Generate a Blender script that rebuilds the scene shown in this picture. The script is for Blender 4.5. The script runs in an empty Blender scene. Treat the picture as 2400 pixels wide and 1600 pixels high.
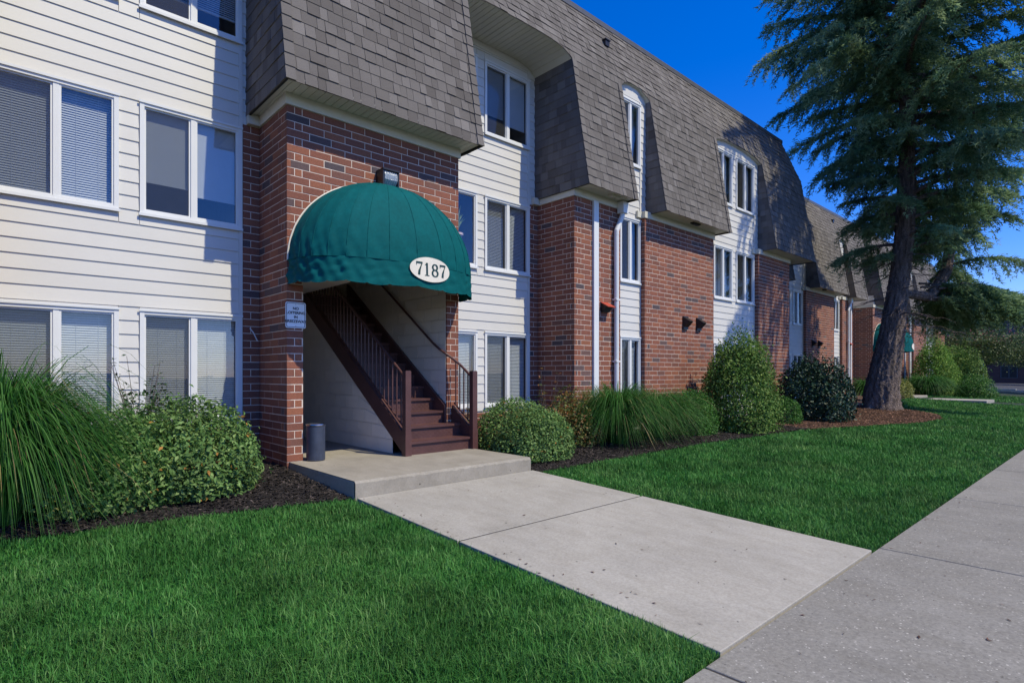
import bpy, bmesh, math, random
import numpy as np
from mathutils import Vector, Matrix
random.seed(7); RNG = np.random.default_rng(7)
R = math.radians
S = bpy.context.scene
COL = S.collection

# ------------------------------------------------------------------ camera, sky, sun, exposure
cam = bpy.data.cameras.new('camera'); camo = bpy.data.objects.new('camera', cam); COL.objects.link(camo)
cam.sensor_width = 36.0; cam.lens = 1343.0 / 2400 * 36; cam.clip_start = .05; cam.clip_end = 2000
cam.shift_y = 75.0 / 2400
camo.location = (0, 0, 1.16); camo.rotation_euler = (R(90), 0, R(47.39 - 90))
S.camera = camo
SUN = Vector((.365, -1, 1.42)).normalized()            # towards the sun
w = bpy.data.worlds.new('World'); S.world = w; w.use_nodes = True
nt = w.node_tree; nt.nodes.clear()
sky = nt.nodes.new('ShaderNodeTexSky'); sky.sky_type = 'NISHITA'; sky.sun_disc = False
sky.sun_elevation = math.asin(SUN.z); sky.sun_rotation = math.atan2(SUN.x, SUN.y)
sky.altitude = 200; sky.air_density = 1.0; sky.dust_density = .2; sky.ozone_density = 4.0
hs = nt.nodes.new('ShaderNodeHueSaturation'); hs.inputs['Saturation'].default_value = 1.42
hs.inputs['Hue'].default_value = .508
bg = nt.nodes.new('ShaderNodeBackground'); bg.inputs['Strength'].default_value = .142
wo = nt.nodes.new('ShaderNodeOutputWorld')
tn = nt.nodes.new('ShaderNodeMix'); tn.data_type = 'RGBA'; tn.blend_type = 'MULTIPLY'; tn.inputs[0].default_value = 1
tn.inputs[7].default_value = (1.0, .97, 1.36, 1)         # the deep polarised blue of the photograph, over the whole dome
nt.links.new(sky.outputs[0], hs.inputs['Color']); nt.links.new(hs.outputs[0], tn.inputs[6]); nt.links.new(tn.outputs[2], bg.inputs[0]); nt.links.new(bg.outputs[0], wo.inputs[0])
sl = bpy.data.lights.new('sun', 'SUN'); sl.energy = 4.25; sl.angle = R(.53); sl.color = (1, .93, .69)
so = bpy.data.objects.new('sun', sl); COL.objects.link(so); so.location = (10, -20, 40)
so.rotation_euler = SUN.to_track_quat('Z', 'Y').to_euler()
S.view_settings.view_transform = 'Standard'; S.view_settings.look = 'None'
S.view_settings.exposure = .14; S.view_settings.gamma = 1; S.view_settings.use_curve_mapping = False
S.cycles.max_bounces = 6; S.cycles.transparent_max_bounces = 12

# ------------------------------------------------------------------ helpers
def tag(o, label=None, cat=None, group=None, kind=None):
    if label: o['label'] = label
    if cat: o['category'] = cat
    if group: o['group'] = group
    if kind: o['kind'] = kind
    return o

def empty(name, loc, label, cat, group=None):
    o = bpy.data.objects.new(name, None); COL.objects.link(o); o.location = loc; o.empty_display_size = .2
    return tag(o, label, cat, group)

def link(name, me, parent=None, loc=None):
    o = bpy.data.objects.new(name, me); COL.objects.link(o)
    if loc is not None: o.location = loc
    if parent is not None:
        o.parent = parent
        p = parent; off = Vector((0, 0, 0))
        while p is not None: off += Vector(p.location); p = p.parent
        o.location = Vector(o.location) - off          # geometry is written in world coordinates
    return o

class MB:
    def __init__(s): s.v = []; s.f = []; s.t = []
    def face(s, pts, t=0.0):
        i = len(s.v); s.v += [tuple(p) for p in pts]; s.f.append(tuple(range(i, i + len(pts)))); s.t.append(t)
    def hexa(s, p, t=0.0):                                # p: 8 corners, bottom 4 then top 4
        i = len(s.v); s.v += [tuple(q) for q in p]
        for q in ((3, 2, 1, 0), (4, 5, 6, 7), (0, 1, 5, 4), (1, 2, 6, 5), (2, 3, 7, 6), (3, 0, 4, 7)):
            s.f.append(tuple(i + k for k in q)); s.t.append(t)
    def box(s, x0, x1, y0, y1, z0, z1, t=0.0):
        s.hexa([(x0, y0, z0), (x1, y0, z0), (x1, y1, z0), (x0, y1, z0), (x0, y0, z1), (x1, y0, z1), (x1, y1, z1), (x0, y1, z1)], t)
    def tube(s, pts, rad, n=10, t=0.0, caps=True):
        pts = [Vector(p) for p in pts]
        rad = rad if isinstance(rad, (list, tuple)) else [rad] * len(pts)
        i0 = len(s.v); up = Vector((.013, .021, 1)).normalized()
        d0 = (pts[1] - pts[0]).normalized()
        if abs(d0.dot(up)) > .95: up = Vector((1, .02, .01)).normalized()
        for k, p in enumerate(pts):
            a = pts[max(k - 1, 0)]; b = pts[min(k + 1, len(pts) - 1)]
            d = (b - a).normalized(); x = d.cross(up).normalized(); y = x.cross(d)
            for j in range(n):
                an = 2 * math.pi * j / n
                s.v.append(tuple(p + (x * math.cos(an) + y * math.sin(an)) * rad[k]))
        for k in range(len(pts) - 1):
            for j in range(n):
                a = i0 + k * n + j; b = i0 + k * n + (j + 1) % n
                s.f.append((a, b, b + n, a + n)); s.t.append(t)
        if caps:
            s.f.append(tuple(i0 + j for j in range(n))[::-1]); s.t.append(t)
            e = i0 + (len(pts) - 1) * n
            s.f.append(tuple(e + j for j in range(n))); s.t.append(t)
    def lathe(s, c, prof, n=32, t=0.0):
        i0 = len(s.v)
        for r, z in prof:
            for j in range(n):
                an = 2 * math.pi * j / n
                s.v.append((c[0] + r * math.cos(an), c[1] + r * math.sin(an), c[2] + z))
        for k in range(len(prof) - 1):
            for j in range(n):
                a = i0 + k * n + j; b = i0 + k * n + (j + 1) % n
                s.f.append((a, b, b + n, a + n)); s.t.append(t)
    def mesh(s, name, mat, smooth=False):
        me = bpy.data.meshes.new(name); me.from_pydata(s.v, [], s.f)
        if any(s.t):
            at = me.attributes.new('tint', 'FLOAT', 'FACE'); at.data.foreach_set('value', np.array(s.t, dtype=np.float32))
        me.materials.append(mat)
        if smooth: me.shade_smooth()
        me.update(); return me
    def build(s, name, mat, parent=None, smooth=False, kind=None, loc=None):
        o = link(name, s.mesh(name, mat, smooth), parent, loc)
        if kind: o['kind'] = kind
        return o

def np_mesh(name, V, T, mat, tint=None, parent=None, kind=None, smooth=False):
    V = np.asarray(V, dtype=np.float32); T = np.asarray(T, dtype=np.int32)
    me = bpy.data.meshes.new(name)
    me.vertices.add(len(V)); me.vertices.foreach_set('co', V.ravel())
    me.loops.add(T.size); me.loops.foreach_set('vertex_index', T.ravel())
    me.polygons.add(len(T)); me.polygons.foreach_set('loop_start', np.arange(0, T.size, T.shape[1], dtype=np.int32))
    if tint is not None:
        at = me.attributes.new('tint', 'FLOAT', 'FACE'); at.data.foreach_set('value', np.asarray(tint, dtype=np.float32))
    me.update(calc_edges=True); me.materials.append(mat)
    if smooth: me.shade_smooth()
    o = link(name, me, parent)
    if kind: o['kind'] = kind
    return o

class Pieces:
    """single pieces as objects up to a limit, the rest joined"""
    cache = {}
    def __init__(s, name, mass, mat, parent, limit):
        s.name, s.mass, s.mat, s.parent, s.limit, s.n = name, mass, mat, parent, limit, 0
        s.mb = MB()
    def add(s, verts, faces, tint):
        if s.n < s.limit:
            s.n += 1
            o0 = Vector(verts[0]); tq = round(tint * 6) / 6
            rel = tuple(tuple(round(c, 4) for c in (Vector(v) - o0)) for v in verts)
            key = (s.name, s.mat.name, rel, tq)
            me = Pieces.cache.get(key)
            if me is None:
                m = MB(); m.v = list(rel); m.f = list(faces); m.t = [tq] * len(faces)
                me = m.mesh(s.name, s.mat); Pieces.cache[key] = me
            link(s.name, me, s.parent, o0)
        else:
            i = len(s.mb.v); s.mb.v += [tuple(v) for v in verts]
            for f in faces: s.mb.f.append(tuple(i + k for k in f)); s.mb.t.append(tint)
    def finish(s):
        if s.mb.f: s.mb.build(s.mass, s.mat, s.parent, kind='stuff')

# ------------------------------------------------------------------ materials
def newmat(name):
    m = bpy.data.materials.new(name); m.use_nodes = True
    n = m.node_tree.nodes; n.clear()
    out = n.new('ShaderNodeOutputMaterial'); b = n.new('ShaderNodeBsdfPrincipled')
    m.node_tree.links.new(b.outputs[0], out.inputs[0])
    return m, m.node_tree, b, out

def noise(nt, scale, detail=4, rough=.55, vec=None, stretch=None):
    g = nt.nodes.new('ShaderNodeNewGeometry')
    src = g.outputs['Position']
    if stretch:
        mp = nt.nodes.new('ShaderNodeMapping'); mp.inputs['Scale'].default_value = stretch
        nt.links.new(src, mp.inputs[0]); src = mp.outputs[0]
    t = nt.nodes.new('ShaderNodeTexNoise'); t.inputs['Scale'].default_value = scale
    t.inputs['Detail'].default_value = detail; t.inputs['Roughness'].default_value = rough
    nt.links.new(src, t.inputs['Vector']); return t.outputs['Fac']

def ramp(nt, fac, stops):
    r = nt.nodes.new('ShaderNodeValToRGB'); e = r.color_ramp.elements
    while len(e) < len(stops): e.new(.5)
    for k, (p, c) in enumerate(stops):
        e[k].position = p; e[k].color = (*c, 1)
    nt.links.new(fac, r.inputs[0]); return r.outputs[0]

def mulc(nt, a, b, fac=1.0, mode='MULTIPLY'):
    m = nt.nodes.new('ShaderNodeMix'); m.data_type = 'RGBA'; m.blend_type = mode
    m.inputs[0].default_value = fac
    nt.links.new(a, m.inputs[6])
    if isinstance(b, tuple): m.inputs[7].default_value = (*b, 1)
    else: nt.links.new(b, m.inputs[7])
    return m.outputs[2]

def mathn(nt, op, a, b):
    m = nt.nodes.new('ShaderNodeMath'); m.operation = op
    for k, x in enumerate((a, b)):
        if isinstance(x, (int, float)): m.inputs[k].default_value = x
        else: nt.links.new(x, m.inputs[k])
    return m.outputs[0]

def bumpn(nt, b, h, strength=.3, dist=.01):
    bp = nt.nodes.new('ShaderNodeBump'); bp.inputs['Strength'].default_value = strength; bp.inputs['Distance'].default_value = dist
    nt.links.new(h, bp.inputs['Height']); nt.links.new(bp.outputs[0], b.inputs['Normal'])

def attr(nt):
    a = nt.nodes.new('ShaderNodeAttribute'); a.attribute_name = 'tint'; return a.outputs['Fac']

def mat(name, c, rough=.7, var=.12, scale=6, bump=0, bscale=60, bdist=.005, spec=.4, metal=0, tint=0, fine=0, fscale=200, stretch=None):
    m, nt, b, out = newmat(name)
    lo = tuple(x * (1 - var) for x in c); hi = tuple(min(1, x * (1 + var)) for x in c)
    col = ramp(nt, noise(nt, scale, 5, .6, stretch=stretch), [(.3, lo), (.7, hi)])
    if fine:
        col = mulc(nt, col, ramp(nt, noise(nt, fscale, 2), [(.3, (1 - fine,) * 3), (.7, (1 + fine,) * 3)]))
    if tint:
        f = mathn(nt, 'ADD', mathn(nt, 'MULTIPLY', attr(nt), tint), 1.0)
        cc = nt.nodes.new('ShaderNodeCombineColor')
        for k in range(3): nt.links.new(f, cc.inputs[k])
        col = mulc(nt, col, cc.outputs[0])
    nt.links.new(col, b.inputs['Base Color'])
    b.inputs['Roughness'].default_value = rough; b.inputs['Specular IOR Level'].default_value = spec; b.inputs['Metallic'].default_value = metal
    if bump: bumpn(nt, b, noise(nt, bscale, 4), bump, bdist)
    return m

def ramp_mat(name, stops, rough=.85, fine=.2, fscale=90, bump=.4, bdist=.003, big=.12):
    """colour picked by each piece's own tint (-1..1)"""
    m, nt, b, out = newmat(name)
    f = mathn(nt, 'ADD', mathn(nt, 'MULTIPLY', attr(nt), .5), .5)
    col = ramp(nt, f, stops)
    col = mulc(nt, col, ramp(nt, noise(nt, fscale, 4, .7), [(.25, (1 - fine,) * 3), (.75, (1 + fine,) * 3)]))
    col = mulc(nt, col, ramp(nt, noise(nt, 1.1, 4, .6), [(.3, (1 - big,) * 3), (.7, (1 + big,) * 3)]))
    nt.links.new(col, b.inputs['Base Color']); b.inputs['Roughness'].default_value = rough; b.inputs['Specular IOR Level'].default_value = .25
    bumpn(nt, b, noise(nt, fscale * 1.5, 4), bump, bdist)
    return m

def leaf_mat(name, c1, c2, c3, rough=.5, spec=.5, trans=.25, patch=2.0, dry=None):
    m, nt, b, out = newmat(name)
    f = mathn(nt, 'ADD', mathn(nt, 'MULTIPLY', attr(nt), .5), .5)
    col = ramp(nt, f, [(.05, c1), (.5, c2), (.90, c3)] + ([(.97, dry)] if dry else []))
    col = mulc(nt, col, ramp(nt, noise(nt, patch, 3), [(.3, (.70,) * 3), (.7, (1.28,) * 3)]))
    nt.links.new(col, b.inputs['Base Color']); b.inputs['Roughness'].default_value = rough; b.inputs['Specular IOR Level'].default_value = spec
    tr = nt.nodes.new('ShaderNodeBsdfTranslucent'); nt.links.new(col, tr.inputs[0])
    mx = nt.nodes.new('ShaderNodeMixShader'); mx.inputs[0].default_value = trans
    nt.links.new(b.outputs[0], mx.inputs[1]); nt.links.new(tr.outputs[0], mx.inputs[2]); nt.links.new(mx.outputs[0], out.inputs[0])
    return m

def glass_mat(name):
    m, nt, b, out = newmat(name); nt.nodes.remove(b)
    tr = nt.nodes.new('ShaderNodeBsdfTransparent'); tr.inputs[0].default_value = (.86, .90, .93, 1)
    gl = nt.nodes.new('ShaderNodeBsdfGlossy'); gl.inputs['Roughness'].default_value = .015
    lw = nt.nodes.new('ShaderNodeLayerWeight'); lw.inputs['Blend'].default_value = .5
    fr = mathn(nt, 'ADD', mathn(nt, 'MULTIPLY', mathn(nt, 'POWER', lw.outputs['Facing'], 4.0), .75), .13)
    nb = nt.nodes.new('ShaderNodeBump'); nb.inputs['Strength'].default_value = .05; nb.inputs['Distance'].default_value = .02
    nt.links.new(noise(nt, 2.2, 1), nb.inputs['Height'])
    nt.links.new(nb.outputs[0], gl.inputs['Normal'])
    mx = nt.nodes.new('ShaderNodeMixShader'); nt.links.new(fr, mx.inputs[0])
    nt.links.new(tr.outputs[0], mx.inputs[1]); nt.links.new(gl.outputs[0], mx.inputs[2]); nt.links.new(mx.outputs[0], out.inputs[0])
    return m

def screen_mat(name):
    m, nt, b, out = newmat(name)
    b.inputs['Base Color'].default_value = (.03, .032, .035, 1); b.inputs['Roughness'].default_value = .7
    tr = nt.nodes.new('ShaderNodeBsdfTransparent')
    mx = nt.nodes.new('ShaderNodeMixShader'); mx.inputs[0].default_value = .36
    nt.links.new(tr.outputs[0], mx.inputs[1]); nt.links.new(b.outputs[0], mx.inputs[2]); nt.links.new(mx.outputs[0], out.inputs[0])
    return m

def concrete_mat(name, c, speck=.25, stain=.15, agg=False):
    m, nt, b, out = newmat(name)
    col = ramp(nt, noise(nt, 1.3, 6, .65), [(.25, tuple(x * (1 - stain) for x in c)), (.75, tuple(x * (1 + stain) for x in c))])
    col = mulc(nt, col, ramp(nt, noise(nt, 45, 5, .75), [(.3, (1 - speck,) * 3), (.65, (1 + speck * .5,) * 3)]))
    col = mulc(nt, col, ramp(nt, noise(nt, 7, 4, .7, stretch=(1, .35, 1)), [(.35, (.93, .92, .90)), (.6, (1.04, 1.04, 1.04))]))
    f = mathn(nt, 'ADD', mathn(nt, 'MULTIPLY', attr(nt), .10), 1.0)
    cc = nt.nodes.new('ShaderNodeCombineColor')
    for k in range(3): nt.links.new(f, cc.inputs[k])
    col = mulc(nt, col, cc.outputs[0])
    g = nt.nodes.new('ShaderNodeNewGeometry')
    v = nt.nodes.new('ShaderNodeTexVoronoi'); v.inputs['Scale'].default_value = 62 if agg else 16; v.inputs['Randomness'].default_value = 1
    nt.links.new(g.outputs['Position'], v.inputs['Vector'])
    sz = nt.nodes.new('ShaderNodeSeparateColor'); nt.links.new(v.outputs['Color'], sz.inputs[0])
    if agg:   # pale and dark pebbles showing at the surface
        d = mathn(nt, 'LESS_THAN', v.outputs['Distance'], mathn(nt, 'MULTIPLY', mathn(nt, 'POWER', sz.outputs[0], 3.6), .46))
        mx = nt.nodes.new('ShaderNodeMix'); mx.data_type = 'RGBA'; nt.links.new(d, mx.inputs[0]); nt.links.new(col, mx.inputs[6])
        pc = ramp(nt, sz.outputs[1], [(.0, tuple(x * .45 for x in c)), (.3, tuple(x * .9 for x in c)), (.6, tuple(x * 1.5 for x in c)), (1, tuple(min(.75, x * 2.2) for x in c))])
        nt.links.new(pc, mx.inputs[7]); col = mx.outputs[2]
    else:     # rare dark pits
        d = mathn(nt, 'LESS_THAN', v.outputs['Distance'], mathn(nt, 'MULTIPLY', mathn(nt, 'POWER', sz.outputs[0], 26.0), .2))
        mx = nt.nodes.new('ShaderNodeMix'); mx.data_type = 'RGBA'; nt.links.new(d, mx.inputs[0]); nt.links.new(col, mx.inputs[6])
        mx.inputs[7].default_value = (*(x * .3 for x in c), 1); col = mx.outputs[2]
    nt.links.new(col, b.inputs['Base Color']); b.inputs['Roughness'].default_value = .9; b.inputs['Specular IOR Level'].default_value = .2
    bumpn(nt, b, noise(nt, 120, 5, .7), .45, .004)
    return m

M = {}
M['brick'] = ramp_mat('brick_red', [(.0, (.082, .064, .070)), (.16, (.140, .084, .074)), (.3, (.190, .076, .052)), (.7, (.232, .086, .056)), (1, (.285, .108, .060))], fine=.28, fscale=70)
M['mortar'] = mat('mortar_cream', (.66, .55, .46), .95, .12, 9, .4, 90)
M['shingle'] = ramp_mat('asphalt_shingle', [(0, (.098, .086, .078)), (.35, (.128, .114, .104)), (.7, (.155, .139, .128)), (1, (.20, .181, .168))], rough=.95, fine=.30, fscale=160, bump=.6, big=.10)
M['deck'] = mat('roof_felt', (.03, .028, .028), .95)
M['siding'] = mat('painted_lap_siding', (.625, .60, .56), .55, .035, 1.2, .12, 45, .002, tint=.035)
M['white'] = mat('white_vinyl', (.70, .70, .69), .4, .03, 2)
M['fascia'] = mat('cream_fascia', (.60, .57, .48), .5, .05, 3)
M['soffit'] = mat('cream_soffit', (.58, .56, .48), .55, .06, 2)
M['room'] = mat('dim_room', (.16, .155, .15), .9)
M['blind'] = mat('blind_slats', (.46, .47, .485), .5, .03)
M['curtain'] = mat('curtain_cloth', (.55, .57, .60), .9, .1, 4)
M['glass'] = glass_mat('window_glass'); M['screen'] = screen_mat('insect_screen')
M['cmu'] = mat('painted_block', (.74, .66, .57), .7, .06, 2, .35, 50, tint=.05)
M['stair'] = mat('brown_painted_steel', (.090, .040, .036), .42, .16, 5, .1, 80, tint=.1)
M['canvas'] = mat('green_canvas', (.001, .088, .092), .78, .13, 3.0, .25, 420, .0015, spec=.10, fine=.08, fscale=25)
M['cream'] = mat('cream_vinyl', (.72, .66, .55), .6, .05, 12)
M['ink'] = mat('dark_green_ink', (.004, .04, .04), .6)
M['black'] = mat('black_ink', (.01, .01, .015), .6)
M['signwhite'] = mat('sign_white', (.72, .74, .78), .35, .02)
M['darkmetal'] = mat('dark_bronze_metal', (.015, .013, .013), .4, .2, 6, spec=.5)
M['lens'] = mat('prismatic_lens', (.30, .34, .38), .2, .1, 40, .8, 60, .01, spec=.8)
M['can'] = mat('blue_grey_can', (.045, .055, .085), .35, .25, 7, .06, 60)
M['steel'] = mat('steel_rim', (.5, .5, .5), .25, .1, metal=1)
M['porch'] = concrete_mat('porch_concrete', (.30, .27, .225), .15, .2)
M['step'] = concrete_mat('walk_concrete', (.350, .325, .285), .20, .13)
M['side'] = concrete_mat('sidewalk_concrete', (.235, .221, .198), .3, .14, True)
M['joint'] = mat('joint_dirt', (.06, .052, .045), .95)
M['soil'] = mat('lawn_soil', (.020, .034, .012), .95, .4, 3)
M['mulch'] = mat('mulch_dark', (.022, .017, .015), .95, .5, 20, 1.0, 60, .03, tint=.9)
M['mulchred'] = mat('mulch_brown', (.100, .052, .034), .95, .4, 14, 1.0, 60, .03, tint=.7)
M['grass'] = leaf_mat('lawn_blades', (.028, .122, .024), (.066, .215, .044), (.175, .345, .105), .6, .12, .3, 1.3)
nt_ = M['grass'].node_tree
for lk in [l for l in nt_.links if l.to_socket.name in ('Base Color', 'Color') and l.to_node.type in ('BSDF_PRINCIPLED', 'BSDF_TRANSLUCENT')]:
    src, dst = lk.from_socket, lk.to_socket
    pz = mulc(nt_, src, ramp(nt_, noise(nt_, .75, 5, .65), [(.38, (.80, .92, .80)), (.52, (1.05, 1, 1)), (.70, (1.42, 1.10, 1.2))]))
    nt_.links.new(pz, dst)
M['asphalt'] = mat('asphalt', (.05, .05, .055), .9, .2, 8, .4, 80)
M['kerb'] = mat('kerb_white', (.6, .6, .58), .8)
M['red'] = mat('red_plastic', (.42, .065, .035), .5)
M['roofmetal'] = mat('roof_trim_metal', (.10, .10, .105), .4, .1)
M['bark'] = mat('cedar_bark', (.145, .108, .090), .95, .62, 11, 1.0, 22, .06, stretch=(1, 1, .22), fine=.45, fscale=34)

# ------------------------------------------------------------------ the lie of the land
TREE = (22.2, 5.75)
def gz(x, y):
    x = np.asarray(x, dtype=float); y = np.asarray(y, dtype=float)
    z = np.interp(y, [-60, 1.52, 5.67, 7.5, 9.0, 40], [-.37, -.365, -.20, -.075, .0, .05])
    z = z + .20 * np.exp(-((x - TREE[0]) ** 2 + (y - TREE[1]) ** 2) / 2.6)
    return z
def gzf(x, y): return float(gz(x, y))

# edge of the planting bed against the lawn: Y as a function of X
BEDX = [-12, -4, 0, 2.0, 2.9, 2.95, 5.6, 5.62, 7.2, 10.2, 12.8, 14.5, 16.7, 18.2, 20.0, 21.5, 22.6, 23.6, 24.5, 26, 30, 34.4, 60]
BEDY = [6.6, 6.35, 6.12, 5.88, 5.74, 5.70, 5.72, 5.58, 5.62, 5.68, 5.55, 5.50, 5.02, 4.62, 4.15, 4.0, 4.3, 5.2, 6.6, 7.3, 7.6, 7.7, 8.3]
def bed(x): return np.interp(x, BEDX, BEDY)

def sheet(name, xs, ys_fn, mat, dz, ny=10, kind='structure', rough=0.0):
    V = []; T = []
    for i, x in enumerate(xs):
        y0, y1 = ys_fn(x)
        for j in range(ny + 1):
            y = y0 + (y1 - y0) * j / ny
            V.append((x, y, gzf(x, y) + dz + rough * (random.random() - .5)))
    for i in range(len(xs) - 1):
        for j in range(ny):
            a = i * (ny + 1) + j; b = a + ny + 1
            T += [(a, b, b + 1), (a, b + 1, a + 1)]
    return np_mesh(name, V, T, mat, kind=kind, smooth=True)

# ground: one sheet to the horizon (with the finer relief near the camera)
gx = [-900, -300, -80, -30] + list(np.arange(-12, 60.1, .6)) + [80, 130, 300, 900]
gy = [-900, -300, -60, -20, -3, 0, 1.0, 1.5] + list(np.arange(2, 12.1, .4)) + [16, 25, 60, 300, 900]
V = [(x, y, gzf(x, y) - .045) for x in gx for y in gy]; n = len(gy); T = []
for i in range(len(gx) - 1):
    for j in range(n - 1):
        a = i * n + j; T += [(a, a + n, a + n + 1), (a, a + n + 1, a + 1)]
np_mesh('ground', V, T, M['soil'], kind='structure', smooth=True)

# mulch bed sheets
xs1 = list(np.arange(-12, 2.91, .15))
sheet('mulch_bed', xs1, lambda x: (float(bed(x)), 8.7), M['mulch'], -.012, 18, rough=.02)
xs2 = list(np.arange(5.65, 15.01, .15))
sheet('mulch_bed', xs2, lambda x: (float(bed(x)), 8.7), M['mulch'], -.012, 18, rough=.02)
xs3 = list(np.arange(15.0, 34.4, .2))
sheet('mulch_bed', xs3, lambda x: (float(bed(x)), 10.6), M['mulchred'], -.012, 24, rough=.03)
xs4 = list(np.arange(37.6, 52, .5))
sheet('mulch_bed', xs4, lambda x: (float(bed(x)), 10.6), M['mulch'], -.012, 10, rough=.02)

def chips(name, n, xr, yfn, mat, size=(.03, .08)):
    x = RNG.uniform(*xr, n); lo = bed(x) + .0; hi = yfn(x); y = lo + (hi - lo) * RNG.random(n) ** 1.4
    z = gz(x, y) - .004 + RNG.uniform(0, .022, n)
    a = RNG.uniform(0, 2 * np.pi, n); L = RNG.uniform(*size, n); W = RNG.uniform(.008, .022, n); tl = RNG.normal(0, .25, n)
    d = np.stack([np.cos(a), np.sin(a), tl], 1) * L[:, None] * .5; s = np.stack([-np.sin(a), np.cos(a), RNG.normal(0, .4, n)], 1) * W[:, None] * .5
    c = np.stack([x, y, z], 1); h = np.array([0, 0, .008])
    V = np.stack([c - d - s, c - d + s, c + d + s * .6, c + d - s * .6, c + h], 1).reshape(-1, 3)
    i = (np.arange(n) * 5)[:, None]
    T = np.concatenate([i + [0, 3, 4], i + [3, 2, 4], i + [2, 1, 4], i + [1, 0, 4]], 1).reshape(-1, 3)
    t = np.repeat(RNG.choice([-.5, -.2, 0, .4, 1.6, 5.0], n, p=[.2, .2, .2, .2, .14, .06]), 4)
    np_mesh(name, V, T, mat, t, kind='stuff')
chips('mulch_chips', 17000, (-1, 2.9), lambda x: np.minimum(bed(x) + 2.2, 8.4), M['mulch'], (.025, .085))
chips('mulch_chips', 22000, (5.66, 15), lambda x: np.minimum(bed(x) + 1.5, 8), M['mulch'], (.03, .10))
chips('mulch_chips', 22000, (15, 24.5), lambda x: bed(x) + 2.6, M['mulchred'], (.03, .11))

# sidewalk: 3 m slabs, their joints open to the bed below
sw = MB(); sw.box(-40.25, 199, -1.2, 1.50, -.60, -.369); swo = sw.build('sidewalk', M['joint'], kind='structure')
def slab(parent, x0, x1, y0, y1, z00, z11, th, mat, t):      # z00 at y0, z11 at y1
    e = .004
    m = MB()
    P = [(x0, y0), (x1, y0), (x1, y1), (x0, y1)]; Z = [z00, z00, z11, z11]
    Q = [(x0 + e, y0 + e), (x1 - e, y0 + e), (x1 - e, y1 - e), (x0 + e, y1 - e)]
    top = [(*q, z) for q, z in zip(Q, Z)]; mid = [(*p, z - e) for p, z in zip(P, Z)]; bot = [(*p, z - th) for p, z in zip(P, Z)]
    m.face(top, t)
    for k in range(4):
        j = (k + 1) % 4
        m.face([mid[k], mid[j], top[j], top[k]], t); m.face([bot[k], bot[j], mid[j], mid[k]], t)
    return m.build('slab', mat, parent)
for k in range(-5, 60):
    x0 = 2.75 + 3.0 * k
    t = {0: .1, 1: -.1, 2: .55}.get(k, random.uniform(-.6, .6))
    slab(swo, x0 + .010, x0 + 2.990, -1.2, 1.512, -.362, -.362, .1, M['side'], t)

# entry walk: two slabs falling from the porch to the sidewalk
wk = MB(); wk.hexa([(2.97, 1.54, -.6), (5.58, 1.54, -.6), (5.58, 5.70, -.5), (2.97, 5.70, -.5), (2.97, 1.54, -.3605), (5.58, 1.54, -.3605), (5.58, 5.70, -.1865), (2.97, 5.70, -.1865)])
wko = wk.build('entry_walk', M['joint'], kind='structure')
zy = lambda y: np.interp(y, [1.52, 5.67], [-.354, -.180])
slab(wko, 2.95, 5.60, 1.530, 3.860, zy(1.530), zy(3.860), .1, M['step'], .25)
slab(wko, 2.95, 5.60, 3.892, 5.664, zy(3.892), zy(5.664), .1, M['step'], -.1)

# porch: one poured block with a slightly chipped lip
def porch(x0, x1, y0, y1):
    m = MB(); nx = 60
    def strip(f0, f1):
        for k in range(nx):
            m.face([f0(k), f0(k + 1), f1(k + 1), f1(k)])
    jit = [random.uniform(-.006, .006) for _ in range(nx + 1)]; jz = [random.choice([0, 0, 0, -.004, -.010]) for _ in range(nx + 1)]
    X = lambda k: x0 + (x1 - x0) * k / nx
    fr0 = lambda k: (X(k), y0, -.5); fr1 = lambda k: (X(k), y0 + jit[k] * .4, -.024 + jz[k])
    tp0 = lambda k: (X(k), y0 + .020 + abs(jit[k]), 0); tp1 = lambda k: (X(k), y1, 0)
    strip(fr0, fr1); strip(fr1, tp0); strip(tp0, tp1)
    ny = 40; Y = lambda k: y0 + .02 + (y1 - y0 - .02) * k / ny
    for k in range(ny):
        a = random.uniform(0, .012)
        m.face([(x0, Y(k + 1), -.5), (x0, Y(k), -.5), (x0, Y(k), -.02), (x0, Y(k + 1), -.02)])
        m.face([(x0, Y(k + 1), -.02), (x0, Y(k), -.02), (x0 + .012 + a, Y(k), 0), (x0 + .012 + a, Y(k + 1), 0)])
        m.face([(x1, Y(k), -.5), (x1, Y(k + 1), -.5), (x1, Y(k + 1), 0), (x1, Y(k), 0)])
    return m.build('porch', M['porch'], kind='structure')
porch(2.93, 5.57, 5.67, 11.4)

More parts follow.
